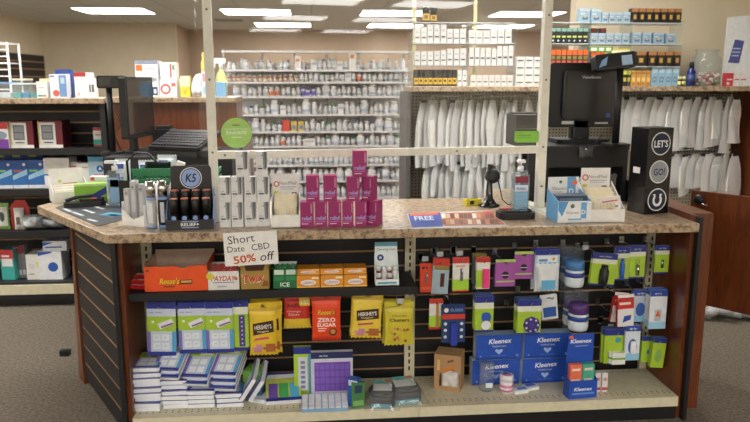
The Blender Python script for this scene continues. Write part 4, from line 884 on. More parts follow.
display_tray('brochure_tray', 'white sloped tray with orange scribbled card, left end of the counter', (55, 171, 90, 202.5), .13, '#ebe9e5', [('r', .4, .5, .8, .53, '#d98d5a'), ('d', .3, .6, .05, '#dcd04a')], c_plain('leaflet', 4, '#efe8dc', .5, '#e0a070'), rz=R(28), front=.35)
carton('tissue_pack', 'lime green and blue soft pack leaning on the white sloped tray', 'pack', (76, 184, 107, 203.5), .05, '#8cc63f', [('p', ((.4, 0), (1, .5), (1, .85), (.3, .25)), '#2e3f94'), ('r', 0, 0, .35, .12, '#eef2ea'), ('r', 0, .9, 1, 1, '#c8e09a')], z0=ZC+.0005, rz=R(14), top='#9fd04f')
carton('laxative_box', 'white box with green lettering behind the lime green pack', 'box', (91, 173, 107, 196), .05, '#edf0ea', [('t', 'Delia', .5, .55, .8, '#5aa53f', .25, True), ('r', 0, 0, 1, .2, '#8cc25a'), ('r', .05, .85, .3, 1, '#e8643c')], z0=ZC+.0005, Y=3.62)
def pump(name, label, rect, Y, z0, w2, labs, body=GLASS, liquid=None):
    X, Y, z, w, h = dims(rect, Y, z0); o = empty(name, label, 'pump bottle', (X, Y+w*.3, z0)); hw = w2/2
    hb = h*.78; m = MB(); m.rbox(-hw, -hw*.55, 0, hw, hw*.55, hb*.92, body, hw*.4); m.rbox(-hw*.8, -hw*.45, hb*.92, hw*.8, hw*.45, hb, body, hw*.35); m.build('bottle', o)
    if liquid: MB().rbox(-hw*.93, -hw*.5, .004, hw*.93, hw*.5, hb*.8, liquid, hw*.35).build('gel', o)
    m = MB()
    for l in labs:
        if l[0] == 'r': m.box(-hw*l[1], -hw*.55-.0012, hb*l[2], hw*l[1], -hw*.55-.0002, hb*l[3], l[4])
        if l[0] == 't': m.text(l[1], 0, hb*l[2], -hw*.55-.0018, hw*l[3], l[4], bold=True, slant=.2)
    m.build('front_label', o)
    m = MB(); m.cyl(0, 0, hb, hb+.022, .014, '#eceef0'); m.cyl(0, 0, hb+.022, h-.008, .005, '#e4e6e8'); m.rbox(-.045 if rect[0] < 300 else -.018, -.01, h-.014, .018 if rect[0] < 300 else .02, .01, h, '#eef0f2', .005, 'y'); m.build('pump_head', o); return o
LIQ = clear('sanitizer_gel', '#dbeaf2', .12, .05)
pump('hand_sanitizer', 'clear hand sanitizer pump bottle at the left with a pale blue label', (108, 154.5, 123, 200), 3.42, ZC+.0005, .078, [('r', .55, .1, .8, '#8fbbe0'), ('r', .5, .55, .75, '#c8cce0')], liquid=LIQ)
pump('hand_sanitizer', 'clear hand sanitizer pump bottle with red and blue labels by the webcam', (512, 156, 530, 207), 3.12, ZC+.0005, .083, [('r', .7, .12, .48, '#8fc0e0'), ('r', .72, .50, .66, '#dce6f0'), ('r', .72, .72, .88, '#8a2438'), ('t', 'PURELL', .57, 1.2, '#2c3a9c')], liquid=LIQ)
# green basket behind the K5 stand
ga_, gb_ = atY(134, 190, 3.42), atY(217, 190, 3.42); gt = atY(175, 168.5, 3.42).z
g = MB(); W = gb_.x-ga_.x; Hh = gt-ZC; G = nm('#1f7a4d', .4)
for (a, b, c, d) in ((0, 0, W, .006), (0, .194, W, .2), (0, .006, .006, .194), (W-.006, .006, W, .194)): 
    for k in range(5): z = k*Hh/5; g.box(a, b, z, c, d, z+Hh/5*.62, G)
for k in range(22):
    x = W*k/21; g.box(x-.003, -.001, 0, x+.003, .005, Hh, G)
g.box(0, 0, 0, W, .2, .004, G); g.box(-.006, -.008, Hh-.014, W+.006, -.001, Hh, G)
tag(g.build('green_basket', loc=(ga_.x, 3.42, ZC+.0005)), 'green plastic basket behind the black roll on stand', 'basket')
bsk = (ga_.x, 3.42)
# blue medical bags behind sanitizer
for k, (r_, lb) in enumerate((((116, 159, 131, 173), 'left'), ((137, 161, 157, 170), 'middle'), ((158, 155, 178, 176), 'right tilted'))):
    X, Y, z, w, h = dims(r_, 3.70); hh = atY(r_[0], r_[1], 3.70).z-ZC
    m = MB(); m.pillow(w, hh, .03, '#e4e9f4', [('r', .1, .72, .6, .9, '#2f4fae'), ('r', .0, .45, .3, .6, '#2f4fae')])
    tag(m.build('blue_white_bag', loc=(X, 3.70+.04*(k == 1), ZC+.0005), rz=R(-8 if k == 2 else 4)), 'blue and white plastic wrapped pack behind the green basket, %s one of three' % lb, 'pack')
m = MB(); pc = atY(128, 162, 3.6); m.tube([(0, 0, 0), (.0, -.02, .20), (.05, -.03, .245), (.11, -.04, .24), (.16, -.05, .19), (.2, -.06, .16)], .006, BLK); m.rbox(.1, -.08, .17, .22, -.04, .2, BLKG, .01)
tag(m.build('scanner_holder', loc=(pc.x, 3.6, ZC)), 'black gooseneck holder with handset arching behind the left sanitizer', 'holder')
m = MB(); pc = atY(132, 195, 3.3); X, Y, z, w, h = dims((122, 174, 141, 200), 3.44, ZC)
tag(MB().box(-w/2, 0, 0, w/2, .02, h, BLKG).build('black_case', loc=(X, 3.40, ZC+.0005)), 'small glossy black case right of the left sanitizer', 'case')
# orange white bottle and long white box
X, Y, z, w, h = dims((137, 180, 143, 205), 3.2, ZC); m = MB(); m.lathe([(.018, 0), (.018, .09), (.012, .1)], '#f0a63c'); m.lathe([(.012, .1), (.012, .125), (.0001, .125)], '#e8963a')
tag(m.build('orange_bottle', loc=(X, 3.25, ZC+.0005)), 'small orange bottle behind the silver capped tubes', 'bottle')
X, Y, z, w, h = dims((144, 177, 154, 205), 3.2, ZC); m = MB(); m.lathe([(.028, 0), (.028, .05), (.024, h), (.0001, h)], '#eceae6')
tag(m.build('white_cup', loc=(X, 3.27, ZC+.0005)), 'upturned white cup behind the silver capped tubes', 'cup')
X, Y, z, w, h = dims((163, 163, 178, 197), 3.3, ZC)
m = MB(); m.T = Matrix.Rotation(R(20), 4, 'Y'); m.box(-.018, -.012, 0.008, .018, .012, .235, '#efe9ea'); m.box(-.006, -.0125, .05, .012, -.012, .2, '#44444a'); m.box(-.018, -.0125, .02, -.008, -.012, .1, '#d98a94')
tag(m.build('slim_white_box', loc=(X-.03, 3.34, ZC+.0005)), 'slim white box leaning diagonally left of the black header', 'box')
# grey white boxes in white folder tray
X, Y, z, w, h = dims((124, 187, 148, 231), 2.9, ZC)
o = empty('sample_tray', 'small white cardboard tray holding slim grey boxes', 'display box', (X, 2.97, ZC), R(-24))
m = MB(); m.box(-.055, -.04, 0, .055, .04, .003, '#efefef'); m.prismy([(-.055, 0), (.055, 0), (.055, .05), (0, .028), (-.055, .075)], -.042, -.039, '#f1f1f1'); m.box(.052, -.039, 0, .055, .04, .09, '#ececec'); m.box(-.055, -.039, 0, -.052, .04, .1, '#ececec'); m.box(-.055, .037, 0, .055, .04, .11, '#ededed'); m.build('tray', o)
for k, (dx, dy, hh) in enumerate(((-.035, -.02, .15), (-.008, -.012, .18), (.022, .0, .17), (-.03, .02, .18), (.0, .025, .165))):
    q = MB(); q.box(-.013, -.011, 0, .013, .011, hh, '#b9bbbf'); q.quad(-.008, hh*.3, .008, hh*.8, -.0116, '#cfd1d4'); q.quad(-.006, hh*.85, .006, hh*.9, -.0116, '#7f8286')
    v = Matrix.Rotation(R(-24), 4, 'Z') @ Vector((dx, dy, 0))
    tag(q.build('slim_grey_box', loc=(X+v.x, 2.97+v.y, ZC+.0035), rz=R(-24)), 'slim silver grey box in the white folded tray, %s' % ['front left', 'front middle', 'front right', 'back left', 'back right'][k], 'box')
for k, (a, b) in enumerate(((146, 156.5), (157, 167.5))):
    X, Y, z, w, h = dims((a, 185, b, 232), 2.86, ZC); o = empty('roll_on_tube', 'chrome capped dark tube left of the roll on stand, %s of the pair' % ['left', 'right'][k], 'tube', (X, 2.89+.012*k, ZC+.0005)); r = w/2*.95
    m = MB(); m.lathe([(r, .002), (r, h*.60)], ['#c3c6ca', '#1e2126'][k], n=20); m.lathe([(r*1.01, 0), (r*1.01, h*.06)], '#7d9cc8', n=20); m.lathe([(r*1.01, h*.60), (r*1.01, h*.66)], '#8eaad2', n=20)
    m.box(-r*.4, -r*1.02, h*.12, r*.4, -r*.9, h*.55, ['#e0e2e4', '#c9ccd0'][k]); m.box(-r*1.01, -r*.3, h*.1, -r*.6, r*.3, h*.56, BLK); m.build('tube_body', o)
    MB().lathe([(r*.98, h*.66), (r*.98, h), (.0001, h)], nm('#c9c6c4', .15, 1), n=20).build('chrome_cap', o)
# K5 display
X, Y, z, w, h = dims((165.5, 171.5, 213, 232), 2.84, ZC); K = nm('#2b2a2c', .4); KB = nm('#8fabe0', .4)
g = empty('roll_on_display', 'black counter display with round blue emblem header and black roll ons', 'display box', (X, 2.90, ZC+.0005), R(4))
m = MB(); d = .06; m.box(-w/2, -d, 0, w/2, -d+.003, h*.16, K); m.box(-w/2, -d+.003, 0, w/2, d, .003, K)
for x0 in (-w/2, w/2-.003):
    m.T = Matrix.Rotation(R(90), 4, 'Z'); m.prismy([(-d+.003, 0), (d, 0), (d, h*.62), (d-.02, h*.6), (-d+.003, h*.2)], -x0-.003, -x0, KB); m.T = Matrix()
m.quad(-w*.18, h*.125, w*.18, h*.14, -d-.0008, '#9fb4e0'); m.text('RELIEF+', 0, h*.085, -d-.0008, w*.38, '#f0f0f0', h=.013, bold=True); m.quad(-w*.18, h*.025, w*.18, h*.04, -d-.0008, '#9fb4e0'); m.build('tray', g)
hp = MB(); H0, H1 = h*.58, h; hp.prismy([(-w*.46, 0.003), (w*.46, 0.003), (w*.44, H1-.012), (w*.40, H1), (-w*.38, H1), (-w*.43, H1-.012)], d, d+.004, K)
zc = h*.79; hp.disc(-.0, zc, d-.001, w*.235, '#f0f2f6', 32); hp.disc(0, zc, d-.0016, w*.218, '#22262e', 32); hp.disc(0, zc, d-.0022, w*.198, '#93aee2', 32); hp.text('K5', 0, zc, d-.0028, w*.24, '#1d2330', h=w*.19, bold=True, slant=.2); hp.build('header_card', g)
for r_ in range(2):
    for c in range(4):
        t = empty('roll_on', 'black roll on, %s row of the blue sided display, %s from left' % (['front', 'back'][r_], ['first', 'second', 'third', 'fourth'][c]), 'roll-on', (0, 0, 0))
        hb = h*.54 if r_ else h*.48; lx, ly = -w*.33+c*w*.225, -.035+.05*r_; v = Matrix.Rotation(R(4), 4, 'Z') @ Vector((lx, ly, 0)); t.location = (X+v.x, 2.90+v.y, ZC+.004+(.012 if r_ else 0)); rr = w*.095
        m = MB(); m.lathe([(rr, 0), (rr, hb*.45)], '#202126', n=16); m.disc(0, hb*.36, -rr-.0005, rr*.55, '#86a5e0', 14); m.quad(-rr*.7, hb*.14, rr*.7, hb*.22, -rr-.0005, '#dfe2e6'); m.build('bottle', t)
        m = MB(); m.lathe([(rr, hb*.45), (rr, hb*.98), (rr*.9, hb)], '#0f0f11', n=16); m.build('cap', t); MB().lathe([(rr*.9, hb), (rr*.85, hb+.004), (.0001, hb+.004)], '#c47a62', n=16).build('copper_ring', t)
# stacked white CBD boxes
bx = [('b', 220, 231.3, 209, 232), ('b', 232.3, 244, 209, 232), ('b', 245, 257, 209, 232), ('b', 258, 270, 209, 231), ('m', 219.6, 231, 185.5, 209), ('m', 232, 243.6, 185.5, 209), ('m', 244.8, 256.8, 185.5, 209), ('m', 257.6, 269.6, 191.5, 209), ('t', 236.5, 249.5, 162.5, 185.5), ('t', 256.4, 268, 170.5, 191)]
psb = [('p', ((.55, 1), (.95, 1), (.8, .3), (.62, .3)), '#8f9195'), ('p', ((.7, 1), (.95, 1), (.9, .35), (.8, .3)), '#5e6166'), ('r', .12, .3, .55, .36, '#4c4f54'), ('r', .12, .42, .4, .45, '#a9abb0'), ('d', .5, .84, .06, '#8a8c90'), ('r', .12, .22, .4, .24, '#b5b7bb')]
Y0 = 2.87; hb = atY(232, 209, Y0).z-ZC; nm_ = {'b': 'bottom row', 'm': 'middle row', 't': 'top'}
hb = .1035
cnt = {'b': 0, 'm': 0, 't': 0}
for t, a, b, y0, y1 in bx:
    X, Y, z, w, h = dims((a, y0, b, y1), Y0, ZC); lev = {'b': 0, 'm': 1, 't': 2}[t]
    zz = ZC+.0005+lev*(hb+.0005); cnt[t] += 1
    o = carton_mb(w*.97, hb, .05, '#dedee0', psb).build('cbd_box', loc=(X, Y0+.03, zz), rz=R(random.uniform(-4, 4)))
    tag(o, 'white and grey slim box in the %s of the stack, %s from the left' % (nm_[t], ['first', 'second', 'third', 'fourth'][cnt[t]-1]), 'box', 'white and grey boxes stacked behind the short date sign')
# white cotton bag displays
def c_bags(o, w, dep, h):
    for i in range(4):
        m = MB(); m.T = Matrix.Translation((.0, -dep*.28+i*dep*.18, .004)); m.pillow(w*.8, h*(.42+.06*i), .02, nm('#e6dcc0', .35), nu=8, nv=10, flop=i)
        for q in range(7): m.quad(-w*.36+q*w*.1, h*.08, -w*.36+q*w*.1+w*.015, h*.36, -.0125, '#cfc29e')
        m.quad(w*.05, h*.2, w*.2, h*.24, -.0125, '#d9705e'); m.build('product_bag', o)
hd = [('g', .15, .8, .11, '#d04a50', .07), ('t', 'NeedMed', .58, .82, .62, '#8c8e94', .07), ('r', .3, .73, .9, .745, '#a9abb0'), ('r', .3, .69, .8, .705, '#c0c2c6'), ('r', .07, .60, .22, .66, '#cfd03a'), ('r', .72, .60, .9, .63, '#55585c')]
display_tray('sample_display', 'white display box of cream filled bags left of the magenta boxes', (271.5, 178.5, 300, 229), .11, '#edece8', hd, c_bags, front=.26, Y=2.84)
def c_bags2(o, w, dep, h):
    c_bags(o, w, dep, h); m = MB(); m.T = Matrix.Translation((.02, -dep*.33, h*.22)) @ Matrix.Rotation(R(-8), 4, 'Y'); m.box(-w*.3, 0, 0, w*.33, .004, h*.27, '#e9e3e0'); m.quad(-w*.2, h*.17, w*.25, h*.2, -.0006, '#cf6f6a'); m.quad(0, h*.05, w*.25, h*.08, -.0006, '#666a6e'); m.build('printed_packet', o)
display_tray('sample_display', 'white display box with white packets between the vitamin box and light tower', (589.5, 171.5, 624, 221), .17, '#eceae8', hd, c_bags2, hw=.86, front=.26, Y=2.84, rz=R(-3))
# vitamin D
o = display_tray('vitamin_display', 'white and blue vitamin D display box beside the right post', (557.5, 180.5, 591, 222), .14, '#eceff2', [('r', .62, .45, .9, 1, '#69a9dc'), ('t', 'D', .76, .64, .16, '#ffffff', None, True), ('t', 'Vitamin', .36, .72, .48, '#8a9096'), ('r', .15, .62, .5, .635, '#d49a9a'), ('d', .4, .88, .05, '#52716a'), ('d', .86, .86, .08, '#ee6a4a')],
   None, front=.52, side='#69a9dc', Y=2.84, rz=R(2), ps_front=[('t', 'Vitamin', .42, .48, .4, '#8a9096'), ('p', ((0, 1), (.3, 1), (.12, .3), (0, .6)), '#5a9cd6'), ('r', .68, .2, .85, .95, '#69a9dc'), ('t', 'D', .76, .5, .12, '#ffffff', None, True), ('r', .3, .12, .7, .2, '#7fb0d8'), ('d', .42, .78, .06, '#52716a')])
m = MB(); w = .16; m.box(-w*.42, -.035, .004, w*.42, .03, .112, '#2f4258'); m.quad(-w*.35, .085, w*.3, .1, -.0356, '#5b6f86'); m.build('product_carton', o)
# magenta relief boxes
rp = [('t', 'relief', .5, .36, .78, '#a9a4e6', .16, True), ('r', .1, .2, .85, .24, '#b86aa8'), ('r', .1, .12, .6, .15, '#e6d9e8'), ('r', .8, .55, .93, .92, '#c96a8a'), ('d', .86, .93, .04, '#e8806a'), ('r', .84, .6, .88, .86, '#9c8fd8')]
rb = [('b', 300.7, 314), ('b', 315, 327.5), ('b', 328.5, 341.5), ('b', 342.5, 354), ('b', 355.5, 367.5), ('b', 369, 381.5), ('m', 306.7, 320.3), ('m', 324, 337.8), ('m', 347.3, 359.8), ('m', 364.2, 376), ('t', 353.2, 367.2)]
h1 = atY(340, 204, 2.84).z-atY(340, 229, 2.84).z; cnt = {'b': 0, 'm': 0, 't': 0}
for t, a, b in rb:
    X, Y, z, w, h = dims((a, 204, b, 229), 2.84, ZC); lev = {'b': 0, 'm': 1, 't': 2}[t]; cnt[t] += 1
    hh = h1 if lev == 0 else h1*1.02
    zz = ZC+.0005+(0, h1+.0006, h1*2.02+.0012)[lev]
    if lev == 1 and cnt['m'] > 2: hh = h1*.95; 
    if lev == 2: zz = ZC+.0005+h1*1.95+.0014
    rot = R(-30) if (t == 'b' and cnt['b'] == 6) or (t == 'm' and cnt['m'] == 4) else R(random.uniform(-3, 3))
    o = carton_mb(w*.97, hh, .052, '#9c2468', rp, top='#b8447f').build('relief_box', loc=(X, 2.84+.03+(.008 if rot < R(-10) else 0), zz), rz=rot)
    tag(o, 'magenta relief box, %s of the pyramid%s' % ({'b': 'bottom row', 'm': 'second row', 't': 'single box on the peak'}[t], '' if t == 't' else ', %s from the left' % ['first', 'second', 'third', 'fourth', 'fifth', 'sixth'][cnt[t]-1]), 'box', 'magenta relief boxes stacked on the counter')
# webcam on cone stand
p = atZ(492, 206, ZC); g = empty('webcam_stand', 'black round headed camera on a flared cone stand', 'webcam', (p.x, p.y, ZC+.0005)); zh = atY(484, 176, p.y).z-ZC
m = MB(); m.lathe([(.052, 0), (.052, .006), (.035, .014), (.018, .04), (.012, .12), (.010, zh)], BLKG, x=-.015, n=20); m.build('cone_stand', g)
m = MB(); m.T = Matrix.Translation((-.005, -.01, zh)) @ Matrix.Rotation(R(80), 4, 'X'); m.lathe([(.034, -.012), (.036, 0), (.034, .012), (.02, .018), (.0001, .019)], BLK, n=24); m.build('camera_head', g)
m = MB(); m.rbox(-.026, -.012, zh+.02, -.002, .012, zh+.055, BLK, .008); m.build('clip', g)
m = MB(); m.tube([(.0, .0, zh-.02), (.03, .01, .12), (.05, .0, .03), (.08, .01, .004), (.12, -.02, .004)], .003, BLK); m.build('cable', g)
# yellow stapler-like ring
p = atZ(472, 205, ZC); m = MB(); m.rbox(-.04, -.02, 0, .04, -.012, .03, '#cfc23a', .008, 'y'); m.rbox(-.04, .012, 0, .04, .02, .03, '#c4b52f', .008, 'y'); m.rbox(-.04, -.02, .0, -.03, .02, .03, '#cfc23a', .006); m.rbox(.03, -.012, .0, .042, .012, .03, '#d8cb44', .006); m.rbox(-.022, -.0215, .006, .0, -.0205, .024, BLK, .004, 'y')
tag(m.build('tape_measure', loc=(p.x, p.y, ZC+.0005), rz=R(14)), 'small yellow and black tape tool next to the webcam stand', 'tool')
# card reader
p = atZ(517, 219, ZC); g = empty('card_reader', 'black card reader terminal lying on the counter beside the flyer', 'card reader', (p.x, p.y+.03, ZC+.0005), R(3))
m = MB(); m.rbox(-.082, -.05, 0, .082, .05, .028, BLK, .03); m.rbox(-.07, -.04, .028, .07, .042, .036, BLKG, .025); m.build('housing', g)
m = MB(); m.rbox(-.02, -.005, .036, .055, .036, .038, nm('#35566a', .1, coat=.5), .006); m.build('screen', g); m = MB(); m.prism([(-.06, .02), (-.03, .045), (.0, .04), (-.02, .02)], .036, .039, '#e0563c'); m.build('red_tab', g)
for k in range(3): m = MB(); m.box(-.045+k*.02, -.034, .036, -.032+k*.02, -.018, .0385, '#3a3d42'); m.build('key', g)
# handwritten sign
X, Y, z, w, h = dims((226, 230.5, 279, 263.5), 2.79)
m = MB(); m.box(-w/2, 0, 0, w/2, .0012, h, '#eceae8'); 
prints(m, w, h, 0, [('t', 'Short', .33, .8, .5, '#2b2b30', .24, False, R(4)), ('t', 'Date', .22, .51, .32, '#2b2b30', .18, False, R(2)), ('t', 'CBD', .68, .55, .34, '#2b2b30', .19, False, R(5)), ('t', '50%', .37, .2, .42, '#c95a2c', .24, True, R(6)), ('t', 'off', .8, .25, .28, '#2b2b30', .26, False, R(5), .2)])
tag(m.build('paper_sign', loc=(X, 2.766, z), rot=(R(0), R(-2), 0)), 'handwritten white paper sign reading Short Date CBD 50% off', 'sign')
# ================================================================ candy shelf
random.seed(21)
ZS = SZ+.0025; CY = 2.885
for k, (rt, lb) in enumerate((((121.5, 283.5, 144.5, 291), 'bottom'), ((124, 280.5, 144, 287.5), 'middle'), ((130, 277, 145, 284), 'top'))):
    X, Y, z, w, h = dims(rt, CY+.01+.02*k, ZS); X += .014; m = MB(); m.T = Matrix.Translation((0, 0, .011)) @ Matrix.Rotation(R(-90), 4, 'X')
    m.T = Matrix.Translation((0, -.035, .011)) @ Matrix.Rotation(R(-90), 4, 'X') @ Matrix.Rotation(R(0), 4, 'X')
    m.pillow(w, .07, .018, '#c9262a', [('r', .25, .3, .75, .6, '#e8dcd8')], nu=10, nv=8, seal=.1)
    tag(m.build('candy_bar', loc=(X, CY+.045+.012*k, ZS+.02*k), rz=R(-6+5*k)), 'red wrapped candy bar left of the orange box, %s of the pile' % lb, 'candy bar')
# open orange tray carton
X, Y, z, w, h = dims((145, 263, 208, 291.5), CY, ZS); dp = .23
hf = atY(175, 266, CY).z-ZS; o = empty('candy_carton', 'large open orange candy carton with torn rim and yellow lettering', 'carton', (X, CY+dp/2, ZS)); t = .003; OR = '#e8541f'; IN = '#b8a08a'
m = MB(); m.box(-w/2, -dp/2, 0, w/2, dp/2, t, OR)
n = 14; top = [(w/2-w*k/n, hf+random.uniform(-.004, .003)-(.012 if k in (5, 6) else 0)) for k in range(n+1)]
m.prismy([(-w/2, t), (w/2, t)]+top, -dp/2, -dp/2+t, OR); m.box(-w/2, dp/2-t, t, w/2, dp/2, hf+.018, IN)
m.box(-w/2, -dp/2+t, t, -w/2+t, dp/2-t, hf+.004, OR); m.box(w/2-t, -dp/2+t, t, w/2, dp/2-t, hf+.004, OR)
m.box(-w/2+t, -dp/2+t, t, -w/2+t+.001, dp/2-t, hf+.003, IN); m.box(w/2-t-.001, -dp/2+t, t, w/2-t, dp/2-t, hf+.003, IN)
prints(m, w, hf, -dp/2, [('t', "Reese's", .40, .38, .33, '#5a2f14', .26, True, 0, .25), ('t', "Reese's", .395, .40, .32, '#f3cc33', .25, True, 0, .25), ('r', .30, .16, .48, .20, '#6a3416'), ('p', ((.56, .26), (.76, .28), (.755, .46), (.565, .44)), '#5a3018'), ('p', ((.58, .33), (.745, .34), (.745, .42), (.58, .41)), '#e0b060'), ('r', .03, .8, .08, .86, '#6a3416')])
m.build('tray', o)
def bars(nm_, lb, rect, cols, n=3):
    pass
X, Y, z, w, h = dims((209, 273.5, 239.5, 291), CY, ZS)
def candybox(name, label, rect, dep, base, ps, inner, n=3, back=None, flap=None):
    X, Y, z, w, h = dims(rect, CY, ZS); o = empty(name, label, 'candy box', (X, CY+dep/2, ZS)); t = .002
    m = MB(); m.box(-w/2, -dep/2, 0, w/2, dep/2, t, base); m.box(-w/2, -dep/2, t, w/2, -dep/2+t, h, base); m.box(-w/2, dep/2-t, t, w/2, dep/2, h*1.1, back or base)
    for x0 in (-w/2, w/2-t): m.box(x0, -dep/2+t, t, x0+t, dep/2-t, h*1.05, base)
    prints(m, w, h, -dep/2, ps); m.build('tray', o)
    for k in range(n):
        q = MB(); q.T = Matrix.Translation((0, -dep/2+.02+(dep-.03)*k/max(1, n), .004)); q.pillow(w*.88, h*(.98+.12*k/n), .02, inner, [('r', .2, .55, .8, .85, '#e6d8d4')], nu=8, nv=8, flop=k); q.build('candy_bar', o)
candybox('candy_box', 'white candy box with red and blue lettering', (208.5, 273, 239.5, 291.5), .13, '#e6e3df', [('t', 'PAYDAY', .5, .62, .8, '#c8402f', .28, True, 0, .2), ('r', .15, .38, .85, .42, '#5f78c0'), ('d', .07, .75, .12, '#d9cf3a'), ('d', .9, .6, .06, '#b98046'), ('r', .3, .15, .6, .22, '#a8acb5')], '#b83a34')
candybox('candy_box', 'gold candy box with red lettering below the paper sign', (241, 265, 269.5, 290.5), .14, '#a8893f', [('t', 'Twix', .45, .42, .78, '#f2ece6', .36, True, R(5), .15), ('t', 'Twix', .45, .43, .74, '#c9302a', .33, True, R(5), .15), ('p', ((.12, 1.0), (.88, 1.0), (.8, .72), (.2, .72)), '#4a2a1a'), ('p', ((.75, .1), (.98, .1), (.98, .3), (.8, .35)), '#8a5428')], '#7a3f22')
candybox('gum_box', 'green open box of gum packets with white back flap', (273.5, 271, 297, 290.5), .09, '#1f6a3c', [('r', .05, .7, .45, .95, '#d0e0d4'), ('r', .55, .7, .95, .95, '#c4d8ca'), ('r', .05, .4, .45, .62, '#2f8a50'), ('r', .55, .4, .95, .62, '#2f8a50'), ('t', 'ICE', .5, .2, .4, '#e6f0e8', .22, True)], '#2b7a48', n=2, back='#dfe3e0')
MB().box(-.04, .0, .0, .04, .002, .02, '#dde0de') if 0 else None
for k, (a, b) in enumerate(((297, 320), (320.7, 343.6), (344.2, 367))):
    pos = ['left', 'middle', 'right'][k]
    for r_ in range(2):
        X, Y, z, w, h = dims((a, 278, b, 290), CY+.0, ZS); hh = .052
        c = '#e0932a'
        o = carton_mb(w, hh, .085, c, [('r', .0, .0, 1, .1, '#f3c664'), ('e', .5, .42, .34, .24, '#dfe6ee'), ('t', 'LUDEN\'S', .5, .42, .5, '#d0661c', .2, True), ('r', .65, .72, .95, .88, '#f6e3b4')]).build('cough_drop_box', loc=(X, CY+.043+.045*r_*0+(.016*r_), ZS+.0005+r_*(hh+.0006)))
        tag(o, 'orange and yellow cough drop box, %s of the %s stack of three' % (['bottom', 'top'][r_], pos), 'box', 'orange cough drop boxes')
        if r_: o.scale = (.985, .9, .45)
o = display_tray('gum_display', 'white and light blue chewing gum display with four bottles', (375.5, 246, 399, 286.5), .06, '#e3ecee', [('r', 0, .9, 1, 1, '#6db2cc'), ('t', 'Chewing Gum', .5, .82, .84, '#3f5a6a', .08), ('d', .25, .62, .15, '#2f3f7e'), ('d', .25, .62, .06, '#c9d4e8')], None, front=.16, Y=CY, z0=ZS, ps_front=[('r', .1, .3, .9, .6, '#5a9ab8')])
for k in range(4):
    m = MB(); x = -.036+k*.024; m.lathe([(.0105, 0), (.0105, .055), (.008, .06)], '#e4e4e4' if k % 2 else '#7a2f3c', n=12); m.lathe([(.011, .03), (.011, .05)], '#d9dde0', n=12); m.lathe([(.009, .06), (.009, .078), (.0001, .078)], '#eeeeee', n=12)
    tag(m.build('gum_bottle', loc=(o.location.x+x, o.location.y-.012, ZS+.004)), 'small gum bottle in the chewing gum display, %s from the left' % ['first', 'second', 'third', 'fourth'][k], 'bottle', 'gum bottles in the display')

# ================================================================ hooks and hanging goods
def hook(X, z, L, tagc=None, where=''):
    m = MB(); m.box(X-.012, SY-.015, z-.010, X+.012, SY-.0125, z+.022, STEEL); m.tube([(X, SY-.0125, z), (X, SY-L, z), (X, SY-L-.012, z+.012)], .0026, STEEL)
    if tagc: m.box(X-.014, SY-L-.014, z+.012, X+.014, SY-L-.012, z+.034, nm('#c9cdd0', .15, alpha=.8))
    return tag(m.build('peg_hook'), 'peg hook %s' % where, 'peg hook')
def card_mb(w, h, base, ps, th=.0016, bulk=None, hole=True):
    m = MB(); hw, hd = .010, .009; t = h-.012
    if hole:
        m.box(-w/2, 0, 0, w/2, th, t-hd, base); m.box(-w/2, 0, t-hd, -hw, th, t, base); m.box(hw, 0, t-hd, w/2, th, t, base); m.box(-w/2, 0, t, w/2, th, h, base)
    else: m.box(-w/2, 0, 0, w/2, th, h, base)
    prints(m, w, h, 0, ps)
    if bulk: bulk(m, w, h)
    return m
HK = 0
def hang(name, label, cat, rect, base, ps=(), bulk=None, n=1, step=.014, Yf=2.93, kind='card', d=.02, tagc=False, rz=0, spread=.004, tilt=0, where=None):
    X, Y, z, w, h = dims(rect, Yf); first = None
    m = card_mb(w, h, base, ps, bulk=bulk) if kind == 'card' else None
    if kind == 'bag':
        m = MB(); m.pillow(w, h*.90, d, base, ps, flop=1, seal=.05); hw = .01; t = h*.90; 
        m.box(-w/2, -.001, t, -hw, .001, h*.96, base); m.box(hw, -.001, t, w/2, .001, h*.96, base); m.box(-w/2, -.001, h*.96, w/2, .001, h, base)
        if bulk: bulk(m, w, h)
    zc = z+h-.0165 if kind == 'card' else z+h*.945
    hook(X, zc, SY-Yf+.012, tagc, 'of the '+' '.join((where or label).replace(',', '').split()[:12]))
    names = ['frontmost', 'second back', 'third back', 'fourth back', 'fifth back', 'sixth back']
    rots = (0, R(tilt), rz)
    for k in range(n):
        y = Yf+.004+k*step
        if kind == 'card' and bulk: y = Yf+.01+k*step
        lb = label if n == 1 else '%s, %s' % (label, names[k])
        if k == 0: first = tag(m.build(name, loc=(X, y, z), rot=rots), lb, cat, None if n == 1 else label[:60])
        else: o = clone(first, (X+random.uniform(-spread, spread), y, z+random.uniform(-.002, .002)), lb); o.rotation_euler = (0, R(tilt)+random.uniform(-.02, .02), rz+random.uniform(-.03, .03))
    return first
NAVY = '#28348c'; LIME = '#a8c83c'
planner = [('r', 0, .88, 1, 1, NAVY), ('r', 0, 0, 1, .08, NAVY), ('r', 0, .74, 1, .88, '#c9d2e8'), ('t', 'ezy dose', .3, .81, .45, NAVY, .04), ('r', 0, .46, 1, .74, LIME), ('p', ((.45, .5), (.95, .6), (.85, .7), (.35, .6)), '#e6e3ee'), ('p', ((.5, .52), (.93, .6), (.9, .63), (.47, .55)), '#7a5fa8'), ('d', .2, .64, .05, '#eef0e0'),
    ('r', .0, .08, 1, .46, '#c4d2e4'), ('r', 0, .08, .12, .46, '#7d6fb8'), ('r', .86, .08, 1, .46, '#58a4d8')]+[('r', .2+.3*c, .13+.16*r, .46+.3*c, .25+.16*r, '#dfe5ee') for c in range(2) for r in range(2)]+[('t', 'AM', .33+.3*c, .19+.16*r, .1, '#7c86a8') for c in range(2) for r in range(2)]
